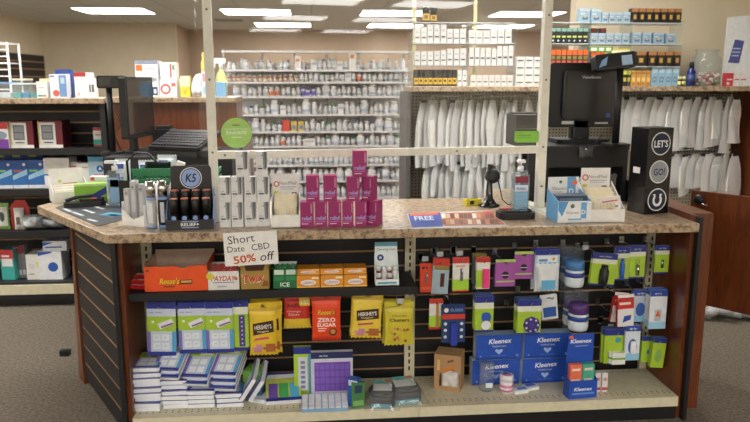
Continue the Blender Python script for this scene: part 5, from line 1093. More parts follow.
def planner_bulk(m, w, h): m.rbox(-w*.46, .0017, h*.06, w*.46, .011, h*.72, '#a9b4cc', .006, 'y')
for k, (rt, lb, n) in enumerate((((147.5, 303, 176, 356.5), 'leftmost', 6), ((179.5, 303, 206.5, 354), 'middle', 6), ((206.8, 303, 234, 353.5), 'rightmost', 6))):
    hang('pill_planner', 'navy, lime and white pill planner pack in the %s of three big stacks' % lb, 'pill planner', rt, '#dde2ee', planner, planner_bulk, n=n, step=.022, Yf=2.925, spread=.006, tilt=2 if k == 0 else 0)
vert = [('r', 0, .86, 1, 1, NAVY), ('r', 0, 0, 1, .06, NAVY), ('r', 0, .72, 1, .86, '#dfe6d2'), ('r', 0, .06, 1, .72, LIME), ('r', .35, .08, .75, .7, '#4b3f82')]+[('d', .55, .14+.085*i, .06, '#c8c0e0') for i in range(7)]
hang('pill_planner', 'narrow lime pack with a dark purple upright pill strip', 'pill planner', (234.5, 300, 249.5, 350.5), '#a8c83c', vert, n=4, step=.02, Yf=2.94)
# candy bags
bl = [('r', 0, 0, 1, .06, '#d8b42c'), ('r', 0, .94, 1, 1, '#c9a62a'), ('e', .75, .16, .24, .1, '#b0673a'), ('e', .3, .15, .2, .08, '#c98a9a')]
def heath_txt(nme):
    def f(m, w, h):
        m.prismy([(-w*.34, h*.40), (w*.38, h*.46), (w*.36, h*.68), (-w*.36, h*.62)], -.0155, -.0145, '#3f2418')
        m.text(nme, 0, h*.56, -.0162, w*.6, '#eae4dc', h=h*.085, bold=True, rot=R(5)); m.text('Nuggets', .0, h*.47, -.0162, w*.4, '#d8c49a', h=h*.05, bold=True, rot=R(5)); m.prismy([(-w*.3, h*.3), (w*.2, h*.33), (w*.2, h*.37), (-w*.3, h*.34)], -.0155, -.0145, '#c64a6a')
    return f
YEL = '#e3c02e'
hang('candy_bag', 'yellow candy bag with brown label in the stack right of the pill planners', 'candy bag', (250, 303, 278, 355), YEL, bl, heath_txt("HERSHEY'S"), n=5, step=.026, Yf=2.93, kind='bag', d=.022, spread=.02)
def jf(m, w, h): 
    m.text("Brach's", -w*.12, h*.68, -.0145, w*.45, '#5a1f18', h=h*.12, bold=True); m.text('2/$2', w*.28, h*.76, -.0148, w*.32, '#f2e6c0', h=h*.13, bold=True); m.prismy([(w*.08, h*.66), (w*.48, h*.66), (w*.48, h*.9), (w*.08, h*.9)], -.0135, -.0125, '#e3c23a')
    m.text('Orange', -w*.12, h*.50, -.0145, w*.5, '#f3e6d8', h=h*.06); m.text('Slices', -w*.12, h*.42, -.0145, w*.4, '#f3e6d8', h=h*.06)
hang('candy_bag', 'red and yellow candy bag between the yellow and orange bags', 'candy bag', (284, 293.5, 311, 328), '#c9352c', [('r', 0, 0, 1, .33, '#e3c23a')], jf, n=2, Yf=2.98, kind='bag', d=.02, step=.024)
def zf(m, w, h):
    m.text("Reese's", .0, h*.62, -.0155, w*.62, '#4a2410', h=h*.12, bold=True, slant=.2); m.text("Reese's", -.001, h*.625, -.0162, w*.6, '#f0c433', h=h*.11, bold=True, slant=.2)
    m.text('ZERO', .0, h*.46, -.016, w*.62, '#f4ece6', h=h*.09, bold=True); m.text('SUGAR', .0, h*.355, -.016, w*.66, '#f4ece6', h=h*.08, bold=True)
    m.disc(w*.22, h*.2, -.0150, w*.14, '#5a2f18', 16); m.disc(w*.22, h*.21, -.0156, w*.09, '#c98a4a', 16); m.quad(-w*.3, h*.22, -w*.05, h*.24, -.0155, '#f0d8c8'); m.quad(-w*.3, h*.27, w*.0, h*.29, -.0155, '#f0d8c8')
hang('candy_bag', 'bright orange candy bag with white zero sugar lettering', 'candy bag', (312.5, 293.5, 341, 340.5), '#e6471f', [('r', 0, .94, 1, 1, '#b83218'), ('r', 0, 0, 1, .05, '#b83218')], zf, n=4, step=.026, Yf=2.93, kind='bag', d=.022)
hang('candy_bag', 'pale yellow candy bag with a tilted brown label under the gum display', 'candy bag', (351, 293, 381, 338), '#e6c843', bl, heath_txt("HERSHEY'S"), n=4, step=.026, Yf=2.93, kind='bag', d=.022, spread=.008, tilt=3, rz=0)
def cf(m, w, h):
    m.text('Chocolate', .0, h*.70, -.015, w*.5, '#6a5a20', h=h*.05, slant=.2); m.text('Clusters', .0, h*.60, -.015, w*.66, '#4a4a20', h=h*.08, bold=True)
    random.seed(4)
    for k in range(14): m.disc(w*random.uniform(-.3, .3), h*random.uniform(.12, .42), -.0145-.0003*k, w*.055, random.choice(['#b07a36', '#8f5e28', '#caa052']), 10)
hang('candy_bag', 'dull yellow stand up pouch of nuts by the centre upright', 'candy bag', (384.5, 302, 413.5, 345), '#cfc038', [('r', 0, .93, 1, 1, '#bcae30')], cf, n=3, step=.026, Yf=2.93, kind='bag', d=.022, spread=.012, tagc=True)
# right bay, upper row
def strip_clip(m, w, h): m.box(-w*.06, -.006, h*.32, w*.12, -.0008, h*.7, nm('#a9adb2', .2, .9)); m.tube([(w*.03, -.007, h*.4), (w*.07, -.012, h*.72)], .0018, STEEL)
hang('nail_clipper_pack', 'orange red card with nail clipper, leftmost on the upper pegs', 'nail clipper', (420.5, 265, 432, 293), '#dd4426', [('d', .25, .88, .12, '#3a2a2a'), ('r', .1, .1, .9, .2, '#e86a4a')], strip_clip, n=2, Yf=2.95)
hang('nail_clipper_pack', 'grey blue card with red top and dark clipper', 'nail clipper', (431.5, 260, 448, 294.5), '#9fb4bf', [('r', 0, .82, 1, 1, '#c8352c'), ('r', .1, .70, 1, .82, '#8a7a3a')], lambda m, w, h: m.box(0, -.006, h*.22, w*.22, -.001, h*.6, '#55202a'), n=3, Yf=2.94, tilt=3)
grn = [('r', 0, .84, 1, 1, '#d23a30'), ('r', 0, .36, 1, .84, '#e4e2dc'), ('r', 0, .04, 1, .36, '#a6d03c'), ('r', 0, 0, 1, .04, '#d23a30'), ('r', .15, .74, .75, .78, '#d78a80')]
hang('nail_clipper_pack', 'white and lime card with red top and steel clipper', 'nail clipper', (453, 258.5, 469, 292), '#e4e2dc', grn, strip_clip, n=2, Yf=2.94)
hang('tweezer_pack', 'grey card with dull gold top behind the pink file card', 'tweezers', (472.5, 254, 486, 284), '#6f7a80', [('r', 0, .84, 1, 1, '#7d6f33'), ('r', .3, .3, .6, .4, '#c23a30')], n=2, Yf=3.0)
hang('nail_file_pack', 'lime and white card holding a hot pink block', 'nail file', (476.5, 258.5, 490, 289.5), '#e6e4de', [('r', 0, .86, 1, 1, '#c8352c'), ('r', 0, .05, .5, .6, '#a6d03c')], lambda m, w, h: m.box(-w*.05, -.014, h*.05, w*.42, -.001, h*.65, '#ea3f86'), n=2, Yf=2.94)
pur = [('r', 0, .9, 1, 1, '#b6d36a'), ('d', .5, .42, .18, '#222026'), ('r', .32, .40, .68, .43, '#d8c8dc'), ('r', .04, .16, .96, .21, '#b6d36a')]
for k, (rt, lb, yf) in enumerate((((495.5, 260, 515.5, 287), 'lower left', 2.93), ((514.5, 252, 533.5, 279.5), 'upper right', 2.97))):
    def pb_(m, w, h): m.prismy([(-w/2, 0), (w/2, 0), (w/2, h*.62), (w*.42, h*.78), (-w*.42, h*.78), (-w/2, h*.62)], .0018, .028, '#a557a8')
    hang('purple_bag', 'purple boxed pouch with a round black badge, %s of the two' % lb, 'pouch', rt, '#a557a8', pur, pb_, n=1, Yf=yf)
def ctn(m, w, h): 
    m.T = Matrix.Translation((0, -.002, .0)); m.pillow(w*.96, h*.68, .04, nm('#e3e6ea', .7), nu=10, nv=10, flop=2); m.T = Matrix()
    m.quad(-w*.28, h*.07, w*.28, h*.30, -.026, '#66b4e0')
hang('cotton_ball_bag', 'clear bag of cotton with navy top hanging above the blue tissue boxes', 'bag', (534.5, 250.5, 559, 291.5), '#b8cfe4', [('r', 0, .88, 1, 1, NAVY), ('r', .1, .70, .9, .86, '#e6ecf0'), ('r', .15, .72, .5, .78, '#5c8fc8'), ('r', .1, .62, .9, .70, '#6fb6dc'), ('d', .75, .78, .06, '#e0a060')], ctn, n=2, step=.045, Yf=2.95)
def jar(m, w, h): 
    m.lathe([(w*.36, h*.04), (w*.40, h*.12), (w*.40, h*.42), (w*.38, h*.48)], '#dce7f0', y=-w*.3+.0, n=20); m.lathe([(w*.405, h*.3), (w*.405, h*.42)], '#2c4a9c', y=-w*.3, n=20); m.lathe([(w*.39, h*.48), (w*.39, h*.68), (w*.36, h*.72), (.0001, h*.72)], JC[0], y=-w*.3, n=20)
JC = ['#4f86c4']
hang('pill_container_pack', 'clear pack with a round blue lidded tub on the upper pegs', 'container', (560.5, 248, 583.5, 285.5), nm('#8a929c', .15, alpha=.12), [], jar, n=2, step=.07, Yf=2.99)
def tube_b(c): return lambda m, w, h: (m.lathe([(w*.13, h*.06), (w*.15, h*.2), (w*.15, h*.5), (w*.10, h*.56), (w*.10, h*.66), (.0001, h*.66)], c, y=-w*.15, n=14))
lime = [('r', 0, .82, 1, 1, NAVY), ('r', 0, 0, 1, .05, NAVY), ('t', 'ezy dose', .5, .9, .5, '#dfe6f4', .06), ('r', 0, .68, 1, .82, '#d6dcc0')]
hang('pill_crusher_pack', 'lime card with black key tube on the upper pegs', 'pill holder', (590, 254, 614.5, 286), '#a8c83c', lime, tube_b('#1d1f22'), n=2, Yf=2.92, tilt=5)
hang('pill_holder_pack', 'lime card with a bright blue bottle on the upper pegs', 'pill holder', (614, 248, 629, 281), '#b4cf4a', lime, tube_b('#2f62c0'), n=2, Yf=2.95)
hang('pill_holder_pack', 'lime card with steel tube and ring right of the blue bottle card', 'pill holder', (629.5, 246.5, 645, 279), '#a8c83c', lime, lambda m, w, h: (m.lathe([(w*.1, h*.12), (w*.1, h*.42)], STEEL, y=-w*.12, n=12), m.disc(0, h*.52, -.003, w*.14, STEEL, r2=w*.11)), n=2, Yf=2.95)
hang('pill_holder_pack', 'small lime card with tiny steel tube at the right upright', 'pill holder', (655, 246, 669, 274), '#a8c83c', lime, lambda m, w, h: m.lathe([(w*.08, h*.22), (w*.08, h*.5)], STEEL, y=-w*.1, n=12), n=2, Yf=2.95)
# middle row
hang('nail_file_pack', 'red and lime card with a wooden file under the orange card', 'nail file', (429.5, 300, 443, 330), '#a6d03c', [('r', 0, .86, 1, 1, '#c8352c'), ('r', 0, .45, 1, .86, '#e0ded8'), ('r', 0, 0, 1, .08, '#c8352c')], lambda m, w, h: m.box(-w*.02, -.003, h*.05, w*.18, -.0008, h*.88, '#b8824e'), n=2, Yf=2.96)
fl = [('r', 0, 0, 1, .6, '#27406e'), ('r', 0, .62, 1, .75, '#c9402f'), ('d', .18, .86, .1, '#e8e0d8'), ('r', .35, .82, .9, .9, '#5a7ab8')]+[('d', x, y, .07, '#d6dcea') for x in (.15, .85) for y in (.15, .33, .5)]
hang('flosser_pack', 'dark blue pack with a blue capsule above the brown box', 'pack', (442, 305.5, 465, 343), '#1f3566', fl, lambda m, w, h: m.rbox(-w*.14, -.02, h*-.05, w*.14, -.001, h*.55, '#2a3fa8', .008, 'y'), n=2, Yf=2.93)
hang('pill_cutter_pack', 'lime card with blue and white discs above the left tissue boxes', 'pill cutter', (475, 297, 493.5, 332.5), '#a8c83c', [('r', 0, .82, 1, 1, NAVY), ('r', 0, .65, 1, .82, '#dfe4d2'), ('r', 0, 0, 1, .05, NAVY)], lambda m, w, h: (m.disc(w*.1, h*.42, -.004, w*.27, '#2a56b4', 18), m.disc(w*.1, h*.19, -.005, w*.26, '#e4e6ea', 18), m.rbox(-w*.15, -.0035, h*.06, w*.35, -.001, h*.55, '#8aa03a', .01, 'y')), n=5, Yf=2.93)
def wheel(m, w, h):
    m.disc(w*.1, h*.28, -.010, w*.36, '#3c2f7a', 8, r2=w*.14); m.disc(w*.1, h*.28, -.004, w*.36, '#3c2f7a', 8)
    m.lathe([(.0, 0)], '#3c2f7a') if 0 else None
    for k in range(7): t = k*2*math.pi/7; m.disc(w*.1+w*.26*math.cos(t), h*.28+w*.26*math.sin(t), -.0106, w*.05, '#cfc8e6', 8)
    m.prismy([(w*.1+w*.36*math.cos(math.pi*k/4), h*.28+w*.36*math.sin(math.pi*k/4)) for k in range(8)], -.0095, -.001, '#463a8a')
hang('pill_wheel_pack', 'lime card with dark purple pill wheel above the right tissue boxes', 'pill organizer', (517.5, 300.5, 541, 335), '#a8c83c', [('r', 0, .82, 1, 1, NAVY), ('r', 0, .66, 1, .82, '#dfe4d2'), ('r', 0, 0, 1, .05, NAVY)], wheel, n=5, Yf=2.93)
hang('wipes_pack', 'small white pack with blue label behind the purple wheel cards', 'pack', (542.5, 295, 558.5, 319.5), '#dcdfe2', [('r', .1, .1, .9, .5, '#2f5aa8')], n=2, Yf=2.99, tilt=-6)
JC[0] = '#5a3a7e'
hang('pill_container_pack', 'clear pack with a round purple lidded tub on the middle pegs', 'container', (563.5, 291, 587.5, 328.5), nm('#8a929c', .15, alpha=.12), [], jar, n=2, step=.07, Yf=2.99)
rd = [('r', 0, 0, 1, .55, '#e4e2e2'), ('p', ((.3, .12), (.8, .2), (.85, .35), (.4, .32)), '#2a4aa8'), ('r', .1, .68, .8, .76, '#eadcd8'), ('r', .0, .9, 1, 1, '#e8e4e2')]
for k, (a, b, lb) in enumerate(((611, 625, 'left one turned away'), (618.5, 634.5, 'right front one'))):
    hang('finger_splint_box', 'red and white box with blue drawing on the middle pegs, '+lb, 'box', (a, 293+2*k, b, 323+4*k), '#c9302c', rd, lambda m, w, h: m.box(-w/2, .0018, 0, w/2, .02, h*.8, '#c9302c'), n=1, Yf=2.98-.05*k, tilt=6-9*k, rz=0)
vb = [('r', 0, .84, 1, 1, '#2b4fa6'), ('t', 'ezy dose', .5, .91, .5, '#e8eef8', .08, True), ('r', 0, 0, 1, .2, '#8fc4e6'), ('e', .5, .4, .3, .22, '#3f63b0')]
hang('eye_cup_pack', 'white card with blue cup shape left of the white medical pack', 'pack', (632, 291, 647.5, 322), '#c3cddc', vb, n=3, Yf=2.97)
hang('thermometer_cover_pack', 'white and pale blue pack with orange mark at the right upright', 'pack', (648.5, 290.5, 665.5, 329), '#e0e6ec', [('r', 0, .84, 1, 1, '#2b4fa6'), ('t', 'ezy dose', .45, .91, .4, '#e8eef8', .06, True), ('r', 0, 0, 1, .18, '#9fcde8'), ('r', .3, .2, .7, .5, '#b9c0c8'), ('p', ((.35, .32), (.65, .32), (.5, .5)), '#e2662c')], n=4, Yf=2.92)
# bottom row
hang('pill_splitter_pack', 'lime pack with a white and green square splitter on the lowest pegs', 'pill splitter', (604, 330, 625.5, 364), '#a8c83c', [('r', 0, .82, 1, 1, NAVY), ('d', .62, .68, .13, '#4aa0b0')], lambda m, w, h: (m.box(-w*.2, -.026, h*.02, w*.4, -.001, h*.36, '#e6e9e4'), m.box(-w*.205, -.0265, h*.16, w*.405, -.0005, h*.22, '#7fae4a')), n=4, Yf=2.95, spread=.014)
hang('dropper_pack', 'white and blue pack with syringe shape on the lowest pegs', 'pack', (625, 326.5, 639.5, 361), '#dde5ee', vb, lambda m, w, h: m.rbox(-w*.15, -.01, h*.2, w*.2, -.001, h*.55, '#e9edf2', .006, 'y'), n=3, Yf=2.93)
hang('pill_pouch_pack', 'lime pack with blue item, lowest pegs left of the right upright', 'pack', (641, 337, 654, 362.5), '#a8c83c', [('r', 0, .84, 1, 1, NAVY), ('d', .6, .4, .2, '#3f8ec0')], n=2, Yf=2.96)
hang('pill_pouch_pack', 'lime pack with clear green item, lowest at the right upright', 'pack', (650, 338.5, 663, 368), '#a8c83c', [('r', 0, .84, 1, 1, NAVY), ('e', .5, .4, .25, .22, '#8ab060')], n=3, Yf=2.92, tilt=5)
for (px, py, L, tg, wh) in ((421, 257, .12, True, 'empty above the orange red card'), (435, 252, .13, True, 'empty above the grey blue card'), (454, 251, .13, True, 'empty above the white lime card'), (570, 310, .1, False, 'empty beside the purple lidded tub'), (506, 303, .17, False, 'empty between the two lime card stacks'), (577, 247, .1, True, 'empty above the blue lidded tub'), (597, 302, .17, False, 'empty left of the red boxes'), (600, 322, .12, True, 'empty below the red boxes')):
    p = atY(px, py, SY-.01); hook(p.x, p.z, L, tg, wh)

# ================================================================ on the cream base deck
ZD = DZ+.0012; FR = FY
# flat pill planner packs in piles
PK = None; LIE = '#e8ebf2'
def flatpack(w=.114, dep=.19, t=.019):
    m = MB(); m.rbox(-w/2, -dep/2, 0, w/2, dep/2, t, LIE, .006); m.box(-w/2-.001, -dep/2-.002, t-.003, w/2+.001, dep/2+.001, t-.0005, NAVY)
    z = t+.0002
    def q(x0, y0, x1, y1, c, k=0): m.add([(x0*w, y0*dep, z+k), (x1*w, y0*dep, z+k), (x1*w, y1*dep, z+k), (x0*w, y1*dep, z+k)], [(0, 1, 2, 3)], c)
    q(-.5, -.5, .5, .5, '#c6d0e4'); q(-.5, -.5, .5, -.43, NAVY, .0003); q(-.5, .40, .5, .5, NAVY, .0003); q(-.5, .08, .5, .36, LIME, .0003); q(-.1, .12, .4, .28, '#e2deec', .0006)
    q(-.5, -.43, -.38, .08, '#7d6fb8', .0003); q(.38, -.43, .5, .08, '#58a4d8', .0003)
    for i in range(2):
        for j in range(2): q(-.3+.32*i, -.38+.22*j, -.04+.32*i, -.22+.22*j, '#eceff5', .0006)
    return m
piles = [(146, 412, 9, 'leftmost pile', 0), (172, 411, 6, 'second pile from the left', 3), (194.5, 411, 4, 'third pile from the left', -4)]
cnt = 0; t = .0235
def ordn(k, n): return 'bottom one' if k == 0 else 'top one' if k == n-1 else '%s from the bottom' % ORD[k]
def put_pack(x, y, z, rz, rot, lb):
    global PK
    if PK is None: PK = flatpack(t=.021).build('pill_planner_pack', loc=(x, y, z)); o = PK
    else: o = PK.copy(); COL.objects.link(o); o.location = (x, y, z)
    o.rotation_euler = rot if rot else (0, 0, rz); return tag(o, lb, 'pill planner', 'flat pill planner packs piled on the base deck')
def colx(px, Yc): return atZ(px, 405, ZD).x
ZP = atZ(150, 412, ZD)
for px, n, nme, jit in ((149.5, 9, 'leftmost pile', 0), (176.5, 6, 'second pile', 0), (203, 4, 'third pile', 0), (229.5, 3, 'fourth pile', 0)):
    X = atY(px, 400, 2.90).x
    for k in range(n):
        put_pack(X+random.uniform(-.003, .003), 2.955+random.uniform(-.012, .008)+(.0 if n > 6 else .01), ZD+.0005+k*.0222, R(random.uniform(-2.5, 2.5)), None, 'blue and white planner pack in the %s, %s' % (nme, ordn(k, n)))
lean = [(175, 2.955, .178, 27, 2, -14, 'lower one above the second pile'), (175.5, 2.962, .206, 27, 2, -14, 'upper one above the second pile'), (202.5, 2.95, .146, 27, 2, -14, 'lower one above the third pile'), (203, 2.957, .174, 27, 2, -14, 'upper one above the third pile'),
    (229.5, 2.95, .120, 27, 2, -14, 'lower one above the fourth pile'), (230, 2.957, .148, 27, 2, -14, 'middle one above the fourth pile'), (230.5, 2.964, .176, 27, 2, -14, 'top one above the fourth pile'), (252, 2.955, .085, 12, 58, -12, 'standing nearly on edge at the right of the piles'), (260, 2.957, .075, 12, 58, -12, 'rightmost one sliding off the piles')]
for px, Y, z, pt, ty, rz, lb in lean:
    X = atY(px, 380, Y).x; put_pack(X, Y, ZD+z, 0, (R(pt), R(-ty), R(rz)), 'tilted pill planner pack %s' % lb)
# green/blue translucent packs right of the piles
carton('pill_tray_pack', 'translucent green and navy pack slumped right of the pill planner piles', 'pack', (243, 372, 262, 399), .09, '#3f5f8a', [('r', 0, .6, 1, 1, '#7cb04a'), ('r', 0, .3, 1, .6, '#4a7aa0')], z0=ZD, rz=R(-16), top='#86b84e')
def lay(name, label, cat, px, py, w, dep, t, base, tops, rz=0, tilt=0, lift=0):
    p = atZ(px, py, ZD); m = MB(); m.rbox(-w/2, 0, 0, w/2, dep, t, base, .005)
    for i, (x0, y0, x1, y1, c) in enumerate(tops): m.add([((x0-.5)*w, y0*dep, t+.0004*(i+1)), ((x1-.5)*w, y0*dep, t+.0004*(i+1)), ((x1-.5)*w, y1*dep, t+.0004*(i+1)), ((x0-.5)*w, y1*dep, t+.0004*(i+1))], [(0, 1, 2, 3)], c)
    return tag(m.build(name, loc=(p.x, p.y, ZD+.0005+lift), rot=(R(tilt), 0, R(rz))), label, cat)
lay('pill_planner_pack', 'pill planner pack with purple, green and blue columns propped on the deck', 'pill planner', 284, 404, .155, .17, .02, LIE, [(0, 0, 1, .12, NAVY), (0, .12, 1, .8, '#c3d05a'), (.08, .1, .34, .62, '#6f55b0'), (.38, .1, .64, .62, '#4fae62'), (.68, .1, .94, .62, '#56b4dc'), (0, .8, 1, .94, '#dfe4ee'), (0, .94, 1, 1, NAVY)], rz=4, tilt=20)
lay('pill_planner_pack', 'pale grey white pack jutting left of the purple green and blue one', 'pack', 256, 403, .09, .13, .018, '#cdd3dc', [(.1, .1, .9, .8, '#e2e6ec'), (.1, .8, .9, .95, '#4a6ab0')], rz=-22)
carton('pill_tray_pack', 'tall lime pack with white pill strip standing left of the purple planner', 'pill planner', (294.5, 347, 311.5, 396), .02, '#a8c83c', [('r', 0, .86, 1, 1, NAVY), ('r', .25, .12, .8, .8, '#cfd2dc')]+[('r', .4, .16+.1*i, .65, .22+.1*i, '#7b7fa0') for i in range(6)]+[('r', .85, .0, 1, .86, '#5aa0c0')], z0=ZD)
grid = [('r', 0, .86, 1, 1, '#27305e'), ('t', 'ezy dose', .3, .92, .2, '#e0e4f0', .05, True), ('r', .05, .1, .97, .84, '#cfc8e0'), ('r', .08, .14, .94, .78, '#6a48a8')]+[('r', .1+.12*i, .16+.155*j, .2+.12*i, .29+.155*j, '#7f5fc0') for i in range(7) for j in range(4)]+[('r', 0, 0, 1, .1, '#c9cfdc')]
carton('pill_planner_pack', 'large purple grid monthly pill planner standing on the deck', 'pill planner', (311.5, 352, 353, 397), .025, '#c9cfdc', grid, z0=ZD)
def org(mm, w, d_, t): pass
p = atZ(325, 412, ZD); m = MB(); W = .20; D_ = .10
m.box(-W/2, 0, 0, W/2, D_, .016, '#8fb8dc'); 
for i in range(7):
    for j in range(4): m.rbox(-W/2+.003+i*W/7, .003+j*D_/4, .0165, -W/2+(i+1)*W/7-.002, (j+1)*D_/4, .022, '#e6eaf2', .003)
tag(m.build('pill_organizer', loc=(p.x, p.y+.0, ZD+.0005), rot=(R(10), 0, 0)), 'white pill organizer with small square lids lying on the deck', 'pill organizer')
carton('blue_pack', 'small bright blue and white pack leaning right of the white organizer', 'pack', (347, 379, 359, 407), .03, '#2f63b8', [('r', 0, .7, 1, 1, '#3b4a9a'), ('r', .1, .75, .9, .95, '#c9d6ec')], z0=ZD, rz=R(-28))
carton('green_pack', 'flat green pack behind the blue one by the clear brace bag', 'pack', (352, 383, 365, 408), .015, '#4a7f4a', [('r', .1, .1, .9, .3, '#7fb06a'), ('r', .2, .6, .8, .9, '#2c3f5a')], z0=ZD, rz=R(8))
for k, (px, py, w, dd, rz, lb) in enumerate(((382, 410, .125, .15, -6, 'left one with a square teal label'), (409, 405, .145, .15, 8, 'right one by the centre upright'))):
    p = atZ(px, py, ZD); o = empty('brace_bag', 'clear bag with a folded dark brace, '+lb, 'bag', (p.x, p.y-.005, ZD+.001), R(rz)); o.scale = (1.12, 1.12, 1.1)
    m = MB(); m.rbox(-w*.42, .012, .001, w*.42, dd-.015, .045, '#34383d', .03); m.rbox(-w*.32, .02, .045, w*.34, dd-.03, .058, '#3c4147', .03); m.rbox(-w*.35, .006, .001, w*.3, .02, .02, '#58a0b4', .006); m.build('folded_brace', o, bevel=.006)
    m = MB(); m.T = Matrix.Translation((.0, .05, .0585)) @ Matrix.Rotation(R(6), 4, 'X'); m.box(-w*.28, 0, 0, w*.3, .075, .001, '#dde3e4'); m.box(-w*.28, .05, .001, w*.3, .075, .0015, '#5fb0ae'); m.box(w*.1, .06, .0015, w*.28, .073, .002, '#e8603c'); m.build('paper_label', o)
    m = MB(); m.T = Matrix.Translation((0, dd/2, 0)); nu = nv = 10; vs = []
    for j in range(nv+1):
        for i in range(nu+1):
            u, v = i/nu*2-1, j/nv*2-1; hgt = .066*(1-u**4)*(1-v**4)+.002+.002*math.sin(7*u+5*v+k)*(1-u*u)
            vs.append((u*w*.56, v*dd*.56, hgt))
    m.add(vs, [(j*(nu+1)+i, j*(nu+1)+i+1, (j+1)*(nu+1)+i+1, (j+1)*(nu+1)+i) for j in range(nv) for i in range(nu)], FILM, True); m.build('clear_wrap', o)
# brown box with open front
X, Y, z, w, h = dims((438.5, 352.5, 462, 388.5), 2.93, ZD)
o = empty('cardboard_box', 'brown cardboard dispenser box with torn open front', 'box', (X+.008, 3.0, ZD), R(-22)); w = .122; dp = .10; CB = nm('#b08a60', .7); h = h*.98
m = MB(); m.box(-w/2, -dp/2, 0, w/2, dp/2, .003, CB); m.box(-w/2, dp/2-.003, .003, w/2, dp/2, h, CB); m.box(-w/2, -dp/2, .003, -w/2+.003, dp/2-.003, h, CB); m.box(w/2-.003, -dp/2, .003, w/2, dp/2-.003, h, CB); m.box(-w/2+.003, -dp/2, h-.003, w/2-.003, dp/2-.003, h, CB)
m.prismy([(-w/2+.003, .003), (-w*.3, .003), (-w*.3, h*.42), (-w*.15, h*.55), (w*.2, h*.62), (w/2-.003, h*.5), (w/2-.003, h-.003), (-w/2+.003, h-.003)], -dp/2, -dp/2+.003, CB); m.prismy([(-w*.3, .003), (w/2-.003, .003), (w/2-.003, h*.12), (-w*.3, h*.10)], -dp/2, -dp/2+.003, CB)
prints(m, w, h, -dp/2, [('p', ((.25, .55), (.75, .72), (.85, .66), (.35, .48)), '#d9822c'), ('r', .12, .55, .22, .85, '#d8b27c'), ('p', ((.5, .78), (.75, .84), (.72, .9), (.5, .84)), '#7a4a2a')]); m.build('carton_body', o)
m = MB(); m.T = Matrix.Translation((.01, -dp*.30, .004)); m.pillow(w*.7, h*.5, .04, nm('#d6d2cc', .35), nu=10, nv=10, flop=3); m.build('inner_bag', o)
# tissue boxes
kx = [((475.5, 335.5, 521, 359.5), 1, 'top left of the four'), ((523.5, 335, 569.5, 359), 1, 'top right of the four'), ((472, 360.5, 519, 384.5), 0, 'bottom left of the four'), ((521.5, 359, 567, 382), 0, 'bottom right of the four')]
KBL = '#2450b4'; kh = .123
kp = [('r', .0, .0, 1, .08, '#1d429c'), ('t', 'Kleenex', .52, .75, .5, '#f0f3fa', .2, True, R(3), .2), ('t', 'trusted care', .5, .55, .3, '#d5def2', .08), ('p', ((.5, .2), (.42, .34), (.42, .40), (.455, .43), (.5, .38), (.545, .43), (.58, .40), (.58, .34)), '#a8c2ee'), ('r', .34, .145, .66, .16, '#6f90d4'), ('d', .1, .14, .02, '#7fa0dc'), ('d', .9, .16, .03, '#6f90d4')]
ya, yb = atZ(495, 385, ZD).y, 0
base_y = 2.975
base_y = atZ(495, 384.5, ZD).y
for rt, lev, lb in kx:
    X, Y, z, w, h = dims(rt, base_y+.012*lev, ZD); 
    o = carton_mb(w, kh-.004, .06, KBL, kp, side='#d4dbe8', top='#aec3de').build('tissue_box', loc=(X, base_y+.032+.004*lev, ZD+lev*(kh-.002)), rz=R(random.uniform(-2, 2)))
    tag(o, 'blue tissue box with white heart, %s' % lb, 'tissue box', 'blue tissue boxes stacked two by two')
# plastic cup, jar, packets, display, small boxes
X, Y, z, w, h = dims((480.5, 366, 495.5, 392.5), None, ZD); o = empty('plastic_cup', 'clear plastic cup container with a small blue label', 'cup', (X, Y+.034, ZD)); r = .034
m = MB(); m.lathe([(r*.92, 0), (r, .004), (r*1.02, h*.96), (r*1.05, h*.97)], GLASS, n=24); m.build('cup_body', o); MB().lathe([(r*1.04, h*.97), (r*1.04, h), (.0001, h)], GLASS, n=24).build('lid', o)
m = MB(); m.quad(-.012, h*.18, .02, h*.5, -r*1.04, '#dfe6ee'); m.quad(-.012, h*.36, .02, h*.5, -r*1.05, '#2f55a4'); m.build('product_label', o)
X, Y, z, w, h = dims((501.5, 377.5, 514.5, 394.5), None, ZD); o = empty('pink_jar', 'small white and pink jar in front of the tissue boxes', 'jar', (X, Y+w/2, ZD)); r = w/2
m = MB(); m.lathe([(r, 0), (r, h*.7)], '#e9e4ea', n=24); m.lathe([(r*1.01, h*.12), (r*1.01, h*.5)], '#d884b0', n=24); m.lathe([(r*1.02, h*.22), (r*1.02, h*.34)], '#f0e2ea', n=24); m.build('jar_body', o); m = MB(); m.lathe([(r*1.04, h*.7), (r*1.04, h), (r*.9, h+.002), (.0001, h+.002)], '#e6e2ea', n=24); m.lathe([(r*.5, h+.0022), (r*.7, h+.0024)], '#cf86b4', n=20); m.build('lid', o)
lay('soap_packet', 'small white packet with blue print, left beside the pink jar', 'packet', 522, 394, .068, .04, .016, '#e6e9ee', [(.3, .3, .95, .9, '#5b82c4')], rz=10)
lay('soap_packet', 'small white packet with blue print, right beside the other white packet', 'packet', 533, 390.5, .07, .045, .014, '#e8eaee', [(.2, .4, .9, .95, '#4a72bc')], rz=16)
X, Y, z, w, h = dims((566.5, 338.5, 597.5, 398.5), None, ZD); TY = Y+.03; o = empty('tissue_pack_display', 'tall blue display carton of coral and mint pocket tissue packs', 'display box', (X, TY, ZD), R(5)); w *= .93
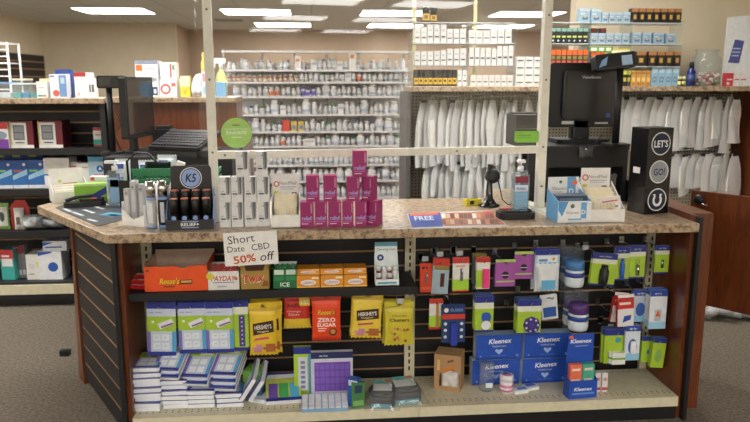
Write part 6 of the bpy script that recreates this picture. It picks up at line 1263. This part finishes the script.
m = MB(); m.box(-w/2, -.03, 0, w/2, .03, .003, KBL); m.box(-w/2, -.03, .003, w/2, -.027, h*.30, KBL); m.prismy([(-w/2, .003), (w/2, .003), (w*.52, h), (-w*.40, h)], .027, .03, KBL); m.box(-w/2, -.027, .003, -w/2+.003, .027, h*.32, KBL); m.box(w/2-.003, -.027, .003, w/2, .027, h*.32, KBL)
prints(m, w, h, -.03, [('t', 'Kleenex', .5, .16, .66, '#f0f3fa', .06, True, 0, .2), ('r', .1, .07, .9, .1, '#6f90d4')]); prints(m, w, h, .027, [('t', 'Kleenex', .55, .88, .78, '#f0f3fa', .07, True, 0, .2), ('r', .35, .79, .8, .805, '#8fa8e0'), ('p', ((.1, .93), (.28, .93), (.24, .98), (.12, .97)), '#ee7044')]); m.build('carton_body', o)
for c in range(2):
    for r_ in range(3):
        q = MB(); col = ('#e8765a' if c == 0 else '#4fae94') if r_ else '#dfe6ee'; pw = w*.42
        q.rbox(-pw/2, -.012, 0, pw/2, .012, h*.175, col, .005, 'y'); q.quad(-pw*.35, h*.07, pw*.35, h*.11, -.0125, '#f0dcd0' if r_ else '#9fb4d8')
        v = Matrix.Rotation(R(5), 4, 'Z') @ Vector(((-.22+.45*c)*w, .0, 0))
        tag(q.build('tissue_pack', loc=(X+v.x, TY+v.y, ZD+.004+h*.178*(r_+.15*0)), rz=R(5)), '%s pocket tissue pack in the tall blue display, %s, %s' % ('white' if not r_ else 'coral' if c == 0 else 'mint', ['left', 'right'][c], ['bottom', 'middle', 'top'][r_]), 'tissue pack')
for k, (a, b) in enumerate(((594.5, 600), (601.5, 607))):
    carton('lip_balm_box', 'tiny white and red box standing right of the blue display, %s of two' % ['left', 'right'][k], 'box', (a, 373, b, 392), .02, '#e4dedc', [('r', 0, .1, 1, .25, '#c24a4e'), ('r', .2, .6, .8, .75, '#c98a8a')], z0=ZD)
for o in bpy.data.objects:
    l = o.get('label')
    if l and not 4 <= len(l.split()) <= 16: print('LABEL LEN', len(l.split()), o.name, l)
